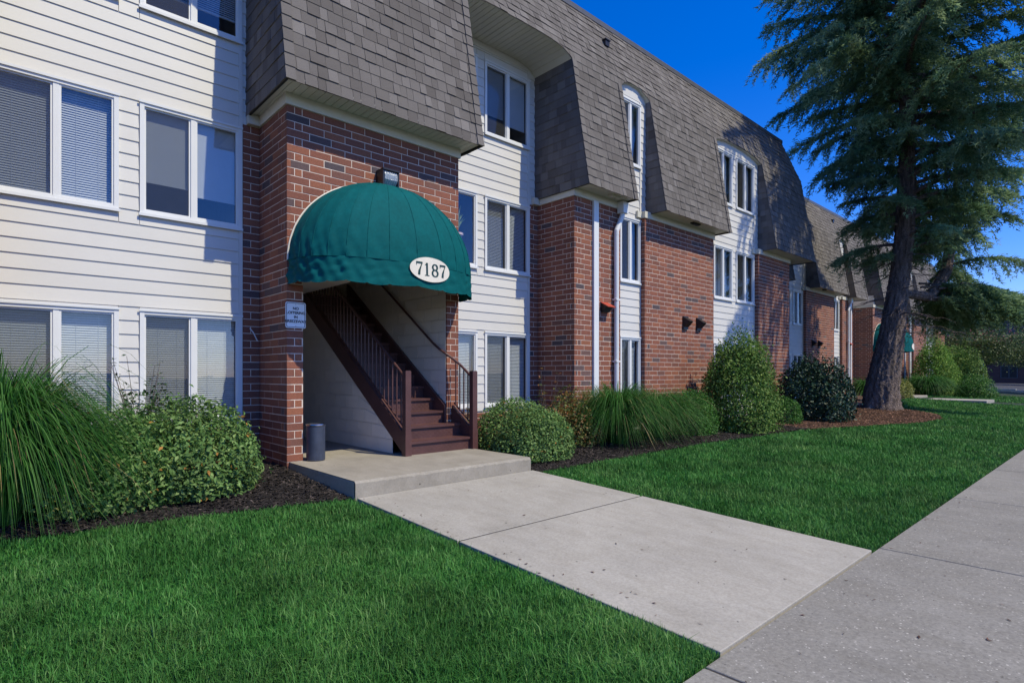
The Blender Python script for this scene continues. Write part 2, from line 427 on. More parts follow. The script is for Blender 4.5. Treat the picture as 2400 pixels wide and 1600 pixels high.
# ------------------------------------------------------------------ brick, shingle, siding makers
CH = .1016; BL = .305; JT = .010
def brick_rows(pc, org, u, n, L, z0, z1, holes=(), par=0, depth=.05):
    """bricks on a wall that starts at org, runs along u for L metres and faces n"""
    u = Vector(u); n = Vector(n); org = Vector(org)
    rows = int(round((z1 - z0) / CH))
    for r in range(rows):
        a0 = z0 + r * CH; a1 = a0 + CH
        cuts = [0.0]
        if (r + par) % 2 == 0: x = 0.0
        else: cuts.append(CH); x = 2 * CH; cuts.append(x)
        while x < L: x += BL; cuts.append(x)
        cuts = [c for c in cuts if c < L - .03] + [L]
        segs = []
        for a, b in zip(cuts, cuts[1:]):
            parts = [(a, b)]
            for (h0, h1, hz0, hz1) in holes:
                if a0 + .01 < hz1 and a1 - .01 > hz0:
                    np_ = []
                    for (p, q) in parts:
                        if q <= h0 or p >= h1: np_.append((p, q))
                        else:
                            if p < h0 - .02: np_.append((p, h0 + JT / 2))
                            if q > h1 + .02: np_.append((h1 - JT / 2, q))
                    parts = np_
            segs += parts
        for a, b in segs:
            if b - a < .03: continue
            ea = 0 if a < 1e-6 else JT / 2; eb = 0 if b > L - 1e-6 else JT / 2
            pr = random.uniform(-.0015, .0015); e = .0025
            A = a + ea; B = b - eb; Z0 = a0 + JT / 2 + random.uniform(-.001, .001); Z1 = a1 - JT / 2 + random.uniform(-.001, .001)
            P = lambda s, z, d: tuple(org + u * s + Vector((0, 0, z)) + n * d)
            vs = [P(A, Z0, -depth), P(B, Z0, -depth), P(B, Z1, -depth), P(A, Z1, -depth),
                  P(A, Z0, pr - e), P(B, Z0, pr - e), P(B, Z1, pr - e), P(A, Z1, pr - e),
                  P(A + e, Z0 + e, pr), P(B - e, Z0 + e, pr), P(B - e, Z1 - e, pr), P(A + e, Z1 - e, pr)]
            fs = [(8, 9, 10, 11)]
            for k in range(4):
                j = (k + 1) % 4; fs += [(k, j, 4 + j, 4 + k), (4 + k, 4 + j, 8 + j, 8 + k)]
            q = random.random()
            t = random.uniform(-1, -.72) if q < .045 else (random.uniform(-.7, -.4) if q < .13 else random.uniform(-.35, .8) if q < .93 else random.uniform(.8, 1))
            pc.add(vs, fs, t)

def mortar_quad(mb, org, u, n, L, z0, z1, holes=(), d=-.0035):
    u = Vector(u); n = Vector(n); org = Vector(org)
    xs = sorted({0, L, *[h[0] for h in holes], *[h[1] for h in holes]}); zs = sorted({z0, z1, *[min(max(h[2], z0), z1) for h in holes], *[min(h[3], z1) for h in holes]})
    for a, b in zip(xs, xs[1:]):
        for c, e in zip(zs, zs[1:]):
            xm, zm = (a + b) / 2, (c + e) / 2
            if any(h[0] < xm < h[1] and h[2] < zm < h[3] for h in holes): continue
            P = lambda s, z: tuple(org + u * s + Vector((0, 0, z)) + n * d)
            mb.face([P(a, c), P(b, c), P(b, e), P(a, e)])

ROW = .1707; Z0M = 4.79; NROW = 25
SPRING = Z0M + 15 * ROW; KINK = Z0M + 16 * ROW
def mans_y(yf, z):
    return yf + float(np.interp(z, [Z0M, KINK, 9.06], [-.42, .04, .70]))

def slab_piece(pc, BLp, BRp, TRp, TLp, n, tb, tt, tint):
    n = Vector(n); P = [Vector(p) for p in (BLp, BRp, TRp, TLp)]
    vs = [P[0], P[1], P[2], P[3], P[0] + n * tb, P[1] + n * tb, P[2] + n * tt, P[3] + n * tt]
    pc.add([tuple(v) for v in vs], [(4, 5, 6, 7), (0, 1, 5, 4), (1, 2, 6, 5), (3, 0, 4, 7)], tint)

def shingle_tint():
    return max(-1, min(1, random.choice([-.55, -.15, .1, .45]) + random.gauss(0, .22)))

class Opening:
    def __init__(s, l, r, rise, back, p=3.0): s.l, s.r, s.rise, s.back, s.p = l, r, rise, back, p
    def arch(s, x):
        q = abs((x - (s.l + s.r) / 2) / ((s.r - s.l) / 2)); q = min(q, 1)
        return SPRING + s.rise * (1 - q ** s.p)

def mansard(b, yf, xa, xb, ops, pc, prefer):
    """shingled mansard from xa to xb with arched openings; prefer: x-range laid first"""
    jobs = []
    for r in range(NROW):
        z0 = Z0M + r * ROW; z1 = z0 + ROW
        x = xa - random.uniform(0, .25)
        while x < xb:
            wd = random.choice([.11, .14, .17, .17, .21]); a, b_ = max(x, xa), min(x + wd, xb); x += wd
            if b_ - a < .02: continue
            if z1 <= SPRING + 1e-4:
                parts = [(a, b_)]
                for o in ops:
                    q = []
                    for (p, s_) in parts:
                        if s_ <= o.l or p >= o.r: q.append((p, s_))
                        else:
                            if p < o.l - .02: q.append((p, o.l))
                            if s_ > o.r + .02: q.append((o.r, s_))
                    parts = q
                for p, s_ in parts: jobs.append((p, s_, z0, z0, z1, r))
            else:
                cuts = sorted({a, b_, *[c for o in ops for c in (o.l, o.r) if a < c < b_]})
                for p, s_ in zip(cuts, cuts[1:]):
                    zl = zr = z0
                    for o in ops:
                        if o.l - 1e-6 <= p and s_ <= o.r + 1e-6:
                            zl = max(z0, o.arch(p)); zr = max(z0, o.arch(s_))
                    if zl >= z1 - .01 and zr >= z1 - .01: continue
                    jobs.append((p, s_, min(zl, z1 - .002), min(zr, z1 - .002), z1, r))
    jobs.sort(key=lambda j: (not (prefer[0] <= j[0] <= prefer[1] and j[5] < 23)))
    for (p, s_, zl, zr, z1, r) in jobs:
        n = Vector((0, -.985, .17)) if r < 16 else Vector((0, -.92, .39))
        dz = random.uniform(-.006, .006)
        e = .0025
        slab_piece(pc, (p + e, mans_y(yf, zl), zl + dz), (s_ - e, mans_y(yf, zr), zr + dz), (s_ - e, mans_y(yf, z1 + .01), z1 + .01), (p + e, mans_y(yf, z1 + .01), z1 + .01), n, random.choice([.010, .012, .019]), .003, shingle_tint())
    # felt behind, caps along the edges, cheeks and arch soffits
    dk = MB()
    edges = [xa] + [v for o in ops for v in (o.l, o.r)] + [xb]
    for i in range(0, len(edges), 2):
        for (za, zb) in ((Z0M, SPRING),):
            dk.face([(edges[i], mans_y(yf, za) + .004, za), (edges[i + 1], mans_y(yf, za) + .004, za), (edges[i + 1], mans_y(yf, zb) + .004, zb), (edges[i], mans_y(yf, zb) + .004, zb)])
    N = 160; xs = sorted({*np.linspace(xa, xb, N).tolist(), *[v for o in ops for v in (o.l, o.r)], *[o.l + (o.r - o.l) * k / 24 for o in ops for k in range(25)]})
    def low(x0, x1):
        m_ = (x0 + x1) / 2
        for o in ops:
            if o.l <= m_ <= o.r: return o
    for x0, x1 in zip(xs, xs[1:]):
        o = low(x0, x1); a = o.arch(x0) if o else SPRING; c = o.arch(x1) if o else SPRING
        for (lo0, lo1, hi) in ((a, c, max(KINK, a, c)), (max(KINK, a, c),) * 2 + (9.06,)):
            dk.face([(x0, mans_y(yf, lo0) + .004, lo0), (x1, mans_y(yf, lo1) + .004, lo1), (x1, mans_y(yf, hi) + .004, hi), (x0, mans_y(yf, hi) + .004, hi)])
    dk.build('roof_deck', M['deck'], b)
    for o in ops:
        for side, X, dx in ((0, o.l, -1), (1, o.r, 1)):
            for r in range(15):
                z0 = Z0M + r * ROW; z1 = z0 + ROW
                ya0, ya1 = mans_y(yf, z0), mans_y(yf, z1)
                # cap strip over the corner
                w_ = .115
                bl, br = ((X - w_, X + .012) if side == 0 else (X - .012, X + w_))
                slab_piece(pc, (bl, ya0 - .012, z0), (br, ya0 - .012, z0), (br, ya1 - .012, z1 + .01), (bl, ya1 - .012, z1 + .01), (0, -.985, .17), .020, .006, shingle_tint() * .5 + .15)
                # cheek shingles (face the opening)
                y = 0.0; Lr = o.back - ya0
                while y < Lr - .01:
                    wd = min(random.choice([.11, .14, .17, .21]), Lr - y)
                    f0, f1 = y, y + wd
                    yy = lambda f, top: (ya1 if top else ya0) + (o.back - (ya1 if top else ya0)) * f / Lr
                    q = [(X, yy(f0, 0), z0), (X, yy(f1, 0), z0), (X, yy(f1, 1), z1 + .01), (X, yy(f0, 1), z1 + .01)]
                    if side == 0: q = [q[1], q[0], q[3], q[2]]
                    slab_piece(pc, *q, (-dx, 0, .1), random.choice([.010, .012, .018]), .003, shingle_tint())
                    y += wd
        for X in (o.l, o.r):
            pass
    for o in ops:
        sf = MB(); nb = max(8, int((o.r - o.l) / .11))
        for k in range(nb):
            x0 = o.l + (o.r - o.l) * k / nb; x1 = o.l + (o.r - o.l) * (k + 1) / nb; g = .004
            za, zb = o.arch(x0), o.arch(x1)
            sf.hexa([(x0 + g, mans_y(yf, za) + .006, za), (x1 - g, mans_y(yf, zb) + .006, zb), (x1 - g, o.back, zb), (x0 + g, o.back, za),
                     (x0 + g, mans_y(yf, za) + .006, za + .03), (x1 - g, mans_y(yf, zb) + .006, zb + .03), (x1 - g, o.back, zb + .03), (x0 + g, o.back, za + .03)])
        sf.build('arch_soffit', M['soffit'], b)
    # cheek backing boards so nothing shows through
    for o in ops:
        for X, d in ((o.l, -.03), (o.r, .03)):
            cb = MB()
            ya0, ya1 = mans_y(yf, Z0M) + .01, mans_y(yf, SPRING) + .01
            cb.hexa([(X + d * .1, ya0, Z0M), (X + d, ya0, Z0M), (X + d, o.back, Z0M), (X + d * .1, o.back, Z0M), (X + d * .1, ya1, SPRING), (X + d, ya1, SPRING), (X + d, o.back, SPRING), (X + d * .1, o.back, SPRING)])
            cb.build('cheek_board', M['deck'], b)

def siding(pc, x0, x1, z0, z1, Y, wins, bk):
    EXP = .1735; z = z0
    xs = sorted({x0, x1, *[v for w_ in wins for v in (w_[0], w_[1]) if x0 < v < x1]})
    while z < z1 - .01:
        a, b = z, min(z + EXP, z1); z += EXP
        runs = []
        for p, q in zip(xs, xs[1:]):
            lo, hi = a, b
            for w_ in wins:
                if w_[0] - 1e-6 <= p and q <= w_[1] + 1e-6:
                    if w_[2] <= lo and w_[3] >= hi: lo = hi
                    elif w_[2] <= lo < w_[3]: lo = w_[3]
                    elif w_[2] < hi <= w_[3]: hi = w_[2]
            if hi - lo > .012:
                if runs and abs(runs[-1][1] - p) < 1e-6 and runs[-1][2:] == (lo, hi): runs[-1] = (runs[-1][0], q, lo, hi)
                else: runs.append((p, q, lo, hi))
        for p, q, lo, hi in runs:
            g = .003
            vs = [(p + g, Y - .017, lo), (q - g, Y - .017, lo), (q - g, Y + .012, lo), (p + g, Y + .012, lo), (p + g, Y - .004, hi + .004), (q - g, Y - .004, hi + .004), (q - g, Y + .012, hi + .004), (p + g, Y + .012, hi + .004)]
            pc.add(vs, [(3, 2, 1, 0), (4, 5, 6, 7), (0, 1, 5, 4), (1, 2, 6, 5), (2, 3, 7, 6), (3, 0, 4, 7)], random.uniform(-1, 1))
    mortar_quad(bk, (x0, Y + .014, 0), (1, 0, 0), (0, -1, 0), x1 - x0, z0, z1, [(max(w_[0], x0) - x0, min(w_[1], x1) - x0, w_[2], w_[3]) for w_ in wins], 0)

def window(b, x0, x1, z0, z1, Y, dress='blind', drop=0.0, screen=True, gap=.0):
    f = MB(); c = .05; xm = (x0 + x1) / 2
    f.box(x0, x0 + c, Y - .035, Y + .05, z0, z1); f.box(x1 - c, x1, Y - .035, Y + .05, z0, z1)
    f.box(x0 + c, x1 - c, Y - .032, Y + .05, z1 - c, z1); f.box(x0 + c, x1 - c, Y - .032, Y + .05, z0, z0 + c)
    f.box(x0 - .012, x1 + .012, Y - .048, Y - .036, z1 - .012, z1 + .018)      # drip cap
    f.box(x0 - .012, x1 + .012, Y - .055, Y - .037, z0 - .022, z0 + .012)      # sill nose
    f.box(xm - .028, xm + .028, Y - .022, Y + .045, z0 + c, z1 - c)
    s = .022
    for a, e, yy in ((x0 + c, xm - .028, Y + .006), (xm + .028, x1 - c, Y - .006)):
        f.box(a, a + s, yy - .012, yy + .03, z0 + c, z1 - c); f.box(e - s, e, yy - .012, yy + .03, z0 + c, z1 - c)
        f.box(a + s, e - s, yy - .011, yy + .03, z0 + c, z0 + c + s); f.box(a + s, e - s, yy - .011, yy + .03, z1 - c - s, z1 - c)
    fo = f.build('window', M['white'], b)
    tilt = random.uniform(-.003, .003)
    for k, (a, e, yy) in enumerate(((x0 + c + s, xm - .028 - s, Y + .016), (xm + .028 + s, x1 - c - s, Y + .004))):
        p = MB(); za, zb = z0 + c + s, z1 - c - s
        p.face([(a, yy + tilt, za), (e, yy, za), (e, yy - tilt, zb), (a, yy + tilt * .5, zb)]); p.build('pane', M['glass'], fo)
        if k == 0 and screen:
            q = MB(); q.face([(a, Y - .008, za), (e, Y - .008, za), (e, Y - .008, zb), (a, Y - .008, zb)]); q.build('insect_screen', M['screen'], fo)
        if dress == 'blind':
            m = MB(); zt = zb + .02; n = int((zt - za - drop) / .029)
            for i in range(n):
                z = zt - i * .029; sg = random.uniform(-.0012, .0012)
                m.hexa([(a - .015, Y + .085, z - .0245), (e + .015, Y + .085, z - .0245 + sg), (e + .015, Y + .096, z - .001 + sg), (a - .015, Y + .096, z - .001),
                        (a - .015, Y + .0835, z - .0240), (e + .015, Y + .0835, z - .0240 + sg), (e + .015, Y + .0945, z - .0005 + sg), (a - .015, Y + .0945, z - .0005)])
            for xx in (a + (e - a) * .3, a + (e - a) * .75): m.box(xx - .002, xx + .002, Y + .082, Y + .084, zt - n * .029, zt)
            m.box(a - .015, e + .015, Y + .08, Y + .105, zt - n * .029 - .012, zt - n * .029 + .004)
            m.build('blind', M['blind'], fo)
        elif dress == 'curtain':
            m = MB(); part = (a, a + (e - a) * .55) if k == 0 else (a + (e - a) * .5, e)
            if drop > 0: part = (a, e)
            nn = 30; ph = random.uniform(0, 6)
            pts = [(part[0] + (part[1] - part[0]) * i / nn, Y + .14 + .03 * math.sin(i * 1.35 + ph) + .012 * math.sin(i * .5)) for i in range(nn + 1)]
            for (p0, q0), (p1, q1) in zip(pts, pts[1:]): m.face([(p0, q0, z0 + .04), (p1, q1, z0 + .04), (p1, q1, z1 - .02), (p0, q0, z1 - .02)])
            m.build('curtain', M['curtain'], fo, smooth=True)
        elif dress == 'shade':
            m = MB(); lo = za + (zb - za) * (.24 if k else .30)
            m.box(a - .01, e + .01, Y + .07, Y + .074, lo, zb + .02); m.box(a - .01, e + .01, Y + .064, Y + .078, lo - .02, lo)
            m.build('shade', M['blind'], fo)
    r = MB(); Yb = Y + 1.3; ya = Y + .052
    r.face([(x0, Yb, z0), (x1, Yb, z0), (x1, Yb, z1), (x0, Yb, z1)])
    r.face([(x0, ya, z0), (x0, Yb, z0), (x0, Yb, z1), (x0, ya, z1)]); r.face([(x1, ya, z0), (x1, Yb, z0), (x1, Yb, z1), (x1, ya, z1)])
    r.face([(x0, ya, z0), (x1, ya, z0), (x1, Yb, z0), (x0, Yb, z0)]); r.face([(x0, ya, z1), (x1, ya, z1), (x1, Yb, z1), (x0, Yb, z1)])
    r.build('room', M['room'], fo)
    return fo

FL = [(.52, 1.96), (3.18, 4.60), (5.80, 7.22)]
BT = 46 * CH + .006

def building(name, label, yf, bricks, deeps, slots, ops, roof, prefer, brick_lim, shingle_lim, plank_lim, dress):
    b = empty(name, (roof[0], yf, 0), label, 'apartment building')
    ys, yw = yf + 1.05, yf + .13
    pc = Pieces('brick', 'brickwork', M['brick'], b, brick_lim)
    sp = Pieces('shingle', 'roof_shingles', M['shingle'], b, shingle_lim)
    pl = Pieces('siding_plank', 'siding_planks', M['siding'], b, plank_lim); bk = MB()
    # brick piers, the porch bay first so that its bricks are the single ones
    for (x0, x1, op, dl, dr) in sorted(bricks, key=lambda q: not q[2]):
        holes = [(op[0] - x0, op[1] - x0, -1, 27 * CH)] if op else []; mo = MB()
        brick_rows(pc, (x0, yf, 0), (1, 0, 0), (0, -1, 0), x1 - x0, -CH * 2, BT, holes)
        mortar_quad(mo, (x0, yf, 0), (1, 0, 0), (0, -1, 0), x1 - x0, -.4, BT, holes)
        if dl:
            brick_rows(pc, (x0, yf, 0), (0, 1, 0), (-1, 0, 0), dl, -CH * 2, BT, (), 1)
            mortar_quad(mo, (x0, yf, 0), (0, 1, 0), (-1, 0, 0), dl, -.4, BT)
        if dr:
            brick_rows(pc, (x1, yf, 0), (0, 1, 0), (1, 0, 0), dr, -CH * 2, BT, (), 1)
            mortar_quad(mo, (x1, yf, 0), (0, 1, 0), (1, 0, 0), dr, -.4, BT)
        mo.build('mortar', M['mortar'], b)
    for (x0, x1, wins, mir) in deeps:
        # the narrow brick strip beside the return
        sx = (x1 - .22, x1); mo = MB()
        brick_rows(pc, (sx[0], ys - .03, 0), (1, 0, 0), (0, -1, 0), .22, -CH * 2, BT)
        mortar_quad(mo, (sx[0], ys - .03, 0), (1, 0, 0), (0, -1, 0), .22, -.4, BT)
        brick_rows(pc, (x0, ys, 0), (1, 0, 0), (0, -1, 0), x1 - x0, -CH * 4, .44)
        mortar_quad(mo, (x0, ys, 0), (1, 0, 0), (0, -1, 0), x1 - x0, -.4, .44); mo.build('mortar', M['mortar'], b); bk = MB()
        ww = [(wx0, wx1, *FL[k]) for (wx0, wx1) in wins for k in range(3)]
        siding(pl, x0, x1 - .225, .44, 7.42, ys, ww, bk)
        siding(pl, x1 - .225, x1, BT, 7.42, ys, [], bk)
        bk.box(x1 - .275, x1 - .226, ys - .026, ys, .44, 7.42)                 # corner board
        bk.box(x0, x1, ys - .012, ys + .02, 7.425, 7.85)                       # plain frieze under the soffit
        for i, (wx0, wx1) in enumerate(wins):
            for k in range(3):
                d = dress.get((round(wx0, 2), k), ('blind', 0))
                window(b, wx0, wx1, *FL[k], ys, *d)
        bk.build('sheathing', M['siding'], b)
    for (x0, x1, wins) in slots:
        ww = [(wx0, wx1, *FL[k]) for (wx0, wx1) in wins for k in range(3)]
        bk = MB(); siding(pl, x0, x1, -.3, 7.30, yw, ww, bk)
        bk.box(x1 - .035, x1, yw - .026, yw, -.2, 7.30); bk.box(x0, x1, yw - .012, yw + .02, 7.30, 7.7)
        for i, (wx0, wx1) in enumerate(wins):
            for k in range(3): window(b, wx0, wx1, *FL[k], yw, *dress.get((round(wx0, 2), k), ('curtain', random.choice([0, 1]))))
        bk.build('sheathing', M['siding'], b)
    mansard(b, yf, roof[0], roof[1], ops, sp, prefer)
    for (x0, x1, yy) in [(d[0], d[1], ys) for d in deeps] + [(q[0], q[1], yw) for q in slots]:
        for o in ops:
            if o.l < x1 and o.r > x0:
                if o.r > x1 + .02:
                    bk = MB(); siding(pl, x1, o.r + .02, BT, 7.30, yy, [], bk); bk.box(x1, o.r + .02, yy - .012, yy + .02, 7.30, 7.7); bk.build('sheathing', M['siding'], b)
    # soffit under every shingled bay, with its fascia board
    eds = [roof[0]] + [v for o in ops for v in (o.l, o.r)] + [roof[1]]
    spans = [(eds[i], eds[i + 1]) for i in range(0, len(eds), 2)]
    for (l, r_) in spans:
        n = int((r_ - l) / .105); so_ = MB()
        br = [q for q in bricks if q[0] < r_ - .1 and q[1] > l + .1]
        for k in range(n):
            a, c = l + (r_ - l) * k / n, l + (r_ - l) * (k + 1) / n
            so_.box(a + .004, c - .004, yf - .418, ys + .02, Z0M + .03, Z0M + .05)
        so_.box(l, r_, yf - .417, ys + .02, Z0M + .045, Z0M + .06); so_.build('soffit', M['soffit'], b)
        for q in br:
            x0, x1 = q[0], q[1]; fa = MB()
            fa.box(x0 - .025, x1 + .025, yf - .028, yf - .002, BT - .01, Z0M + .026)
            if q[3]: fa.box(x0 - .026, x0 - .002, yf - .002, yf + q[3] - .03, BT - .008, Z0M + .026)
            if q[4]: fa.box(x1 + .002, x1 + .026, yf - .002, yf + q[4] - .03, BT - .008, Z0M + .026)
            fa.build('fascia_board', M['fascia'], b); fa = MB()
            fa.box(x0 - .18, x0 - .028, ys - .11 if q[3] > .5 else yw - .07, ys + .01 if q[3] > .5 else yw + .01, BT - .006, Z0M + .022); fa.build('fascia_end', M['fascia'], b)
    pc.finish(); sp.finish(); pl.finish()
    # body, roof and roof edge
    body = MB(); body.box(roof[0] + .4, roof[1] - .4, ys + 3.2, ys + 12, -.5, 9.0); body.build('wall', M['room'], b)
    for X in (roof[0] + .4, bricks[-1][1] - .02):
        body = MB(); body.box(X - .02, X, yf + .01, yf + .5, -.5, 7.0); body.box(X - .02, X, yf + .5, ys + 3.2, -.5, 8.4); body.build('end_wall', M['room'], b)
    rf = MB(); rf.box(roof[0], roof[1], yf + .72, ys + 12.3, 9.0, 9.05); rf.build('roof', M['deck'], b)
    tr = MB(); tr.box(roof[0] - .01, roof[1] + .01, yf + .655, yf + .76, 9.03, 9.10); tr.box(roof[0] - .01, roof[1] + .01, yf + .64, yf + .654, 8.98, 9.09)
    ya, yb, yc = mans_y(yf, Z0M), mans_y(yf, KINK), mans_y(yf, 9.06)
    tr.build('roof_edge_trim', M['roofmetal'], b)
    for X in (roof[0] + .004, roof[1] - .004):
        e = MB(); e.face([(X, ya + .01, Z0M), (X, ys + 12, Z0M), (X, ys + 12, 9.04), (X, yc + .01, 9.04), (X, yb + .01, KINK)]); e.build('gable_end', M['deck'], b)
    return b

YF = 7.49
DRESS = {(1.44, 1): ('shade', 0), (1.44, 2): ('blind', .25), (7.12, 2): ('shade', 0), (5.73, 1): ('none', 0, False), (10.19, 1): ('curtain', 0)}
DRESS[(10.19, 0)] = ('blind', 0)
B1 = building('apartment_building', 'red brick apartment block with shingled mansard, white siding bays and the green awning', YF,
    [(-1.5, .0, None, 0, 1.05), (2.90, 5.70, (3.114, 5.466), 1.05, 1.05), (8.56, 10.05, None, 1.05, .13), (10.96, 14.08, None, .13, .13), (16.71, 18.95, None, .13, 0)],
    [(.0, 2.90, [(.0, 1.22), (1.44, 2.66)], 0), (5.70, 8.56, [(5.73, 6.93), (7.12, 8.33)], 0)],
    [(10.05, 10.96, [(10.19, 10.95)]), (14.08, 16.71, [(14.30, 15.34), (15.56, 16.68)])],
    [Opening(-.1, 2.73, .195, YF + 1.05, 6.0), Opening(5.87, 8.50, .195, YF + 1.05, 6.0), Opening(10.08, 11.17, .21, YF + .13), Opening(14.2, 16.95, .16, YF + .13)],
    (-1.75, 20.0), (2.7, 5.9), 300, 300, 290, DRESS)
Y2 = 9.40
B2 = building('apartment_building', 'set-back brick apartment wing with mansard roof behind the big cedar trunk', Y2,
    [(19.95, 23.1, None, 0, .13), (25.5, 28.85, None, .13, .13), (29.95, 31.45, None, .13, 1.05), (34.6, 37.4, (34.81, 37.17), 1.05, 1.05), (40.3, 41.8, None, 1.05, .13), (42.9, 46.1, None, .13, .13), (48.6, 51.6, None, .13, 0)],
    [(31.45, 34.6, [(31.6, 32.8), (33.0, 34.2)], 1), (37.4, 40.3, [(37.5, 38.7), (38.9, 40.05)], 1)],
    [(23.1, 25.5, [(23.2, 24.2), (24.42, 25.36)]), (28.85, 29.95, [(29.0, 29.8)]), (41.8, 42.9, [(41.95, 42.75)]), (46.1, 48.6, [(46.3, 47.3), (47.5, 48.5)])],
    [Opening(23.25, 25.85, .16, Y2 + .13), Opening(29.5, 30.5, .2, Y2 + .13), Opening(32.3, 35.1, .195, Y2 + 1.05, 6.0), Opening(37.6, 40.45, .195, Y2 + 1.05, 6.0), Opening(42.0, 43.1, .2, Y2 + .13), Opening(46.3, 48.8, .16, Y2 + .13)],
    (19.9, 51.9), (25.8, 29.5), 0, 0, 0, {})

# ------------------------------------------------------------------ stairwell behind the opening
def blocks(pc, X, nx, y0, y1, z0, z1, top=None, par=0):
    BH, BW = .2032, .4064; r = 0; z = z0
    while z < z1 - .02:
        zt = min(z + BH, z1); y = y0 - (BW / 2 if (r + par) % 2 else 0)
        while y < y1:
            a, b_ = max(y, y0), min(y + BW, y1); y += BW
            if b_ - a < .03: continue
            g = .004
            ta, tb = (zt - g, zt - g) if top is None else (min(zt - g, top(a + g)), min(zt - g, top(b_ - g)))
            if max(ta, tb) < z + .02: continue
            ta, tb = max(ta, z + g), max(tb, z + g)
            vs = [(X, a + g, z + g), (X, b_ - g, z + g), (X, b_ - g, tb), (X, a + g, ta)]
            vs += [(v[0] + nx * .005, v[1], v[2]) for v in vs]
            pc.add(vs, [(4, 5, 6, 7), (0, 1, 5, 4), (1, 2, 6, 5), (2, 3, 7, 6), (3, 0, 4, 7)], random.uniform(-1, 1))
        z = zt; r += 1
SL = .19 / .275
def stairwell(b, dx, yf, lim):
    pc = Pieces('concrete_block', 'blockwork', M['cmu'], b, lim)
    under = lambda y: (y - yf + .52) * SL + .01
    blocks(pc, 4.352 + dx, -1, yf - .20, yf + 4.0, 0, 2.5, under)
    blocks(pc, 5.462 + dx, -1, yf + .02, yf + 4.0, 0, 5.2, None, 1)
    blocks(pc, 3.118 + dx, 1, yf + .02, yf + 4.0, 0, 2.8, None, 1)
    pc.finish()
    m = MB()
    m.face([(3.10 + dx, yf + .01, 0), (3.10 + dx, yf + 4, 0), (3.10 + dx, yf + 4, 5.3), (3.10 + dx, yf + .01, 5.3)])
    m.face([(5.475 + dx, yf + .01, -.1), (5.475 + dx, yf + 4, -.1), (5.475 + dx, yf + 4, 5.3), (5.475 + dx, yf + .01, 5.3)])
    m.face([(3.1 + dx, yf + 4.0, 0), (5.48 + dx, yf + 4.0, 0), (5.48 + dx, yf + 4.0, 5.3), (3.1 + dx, yf + 4.0, 5.3)])
    m.face([(3.1 + dx, yf + .0, 5.2), (5.48 + dx, yf + .0, 5.2), (5.48 + dx, yf + 4, 5.2), (3.1 + dx, yf + 4, 5.2)])
    m.face([(3.1 + dx, yf + .05, 27 * CH), (3.1 + dx, yf + .05, 5.2), (5.48 + dx, yf + .05, 5.2), (5.48 + dx, yf + .05, 27 * CH)])
    m.box(3.1 + dx, 4.30 + dx, yf + 1.0, yf + 4, 2.62, 2.8)
    m.face([(4.357 + dx, yf - .20, 0), (4.357 + dx, yf + 4, 0), (4.357 + dx, yf + 4, under(yf + 4)), (4.357 + dx, yf - .2, under(yf - .2))])
    m.build('stairwell_lining', M['cmu'], b)
stairwell(B1, 0, YF, 170); stairwell(B2, 31.7, Y2, 0)

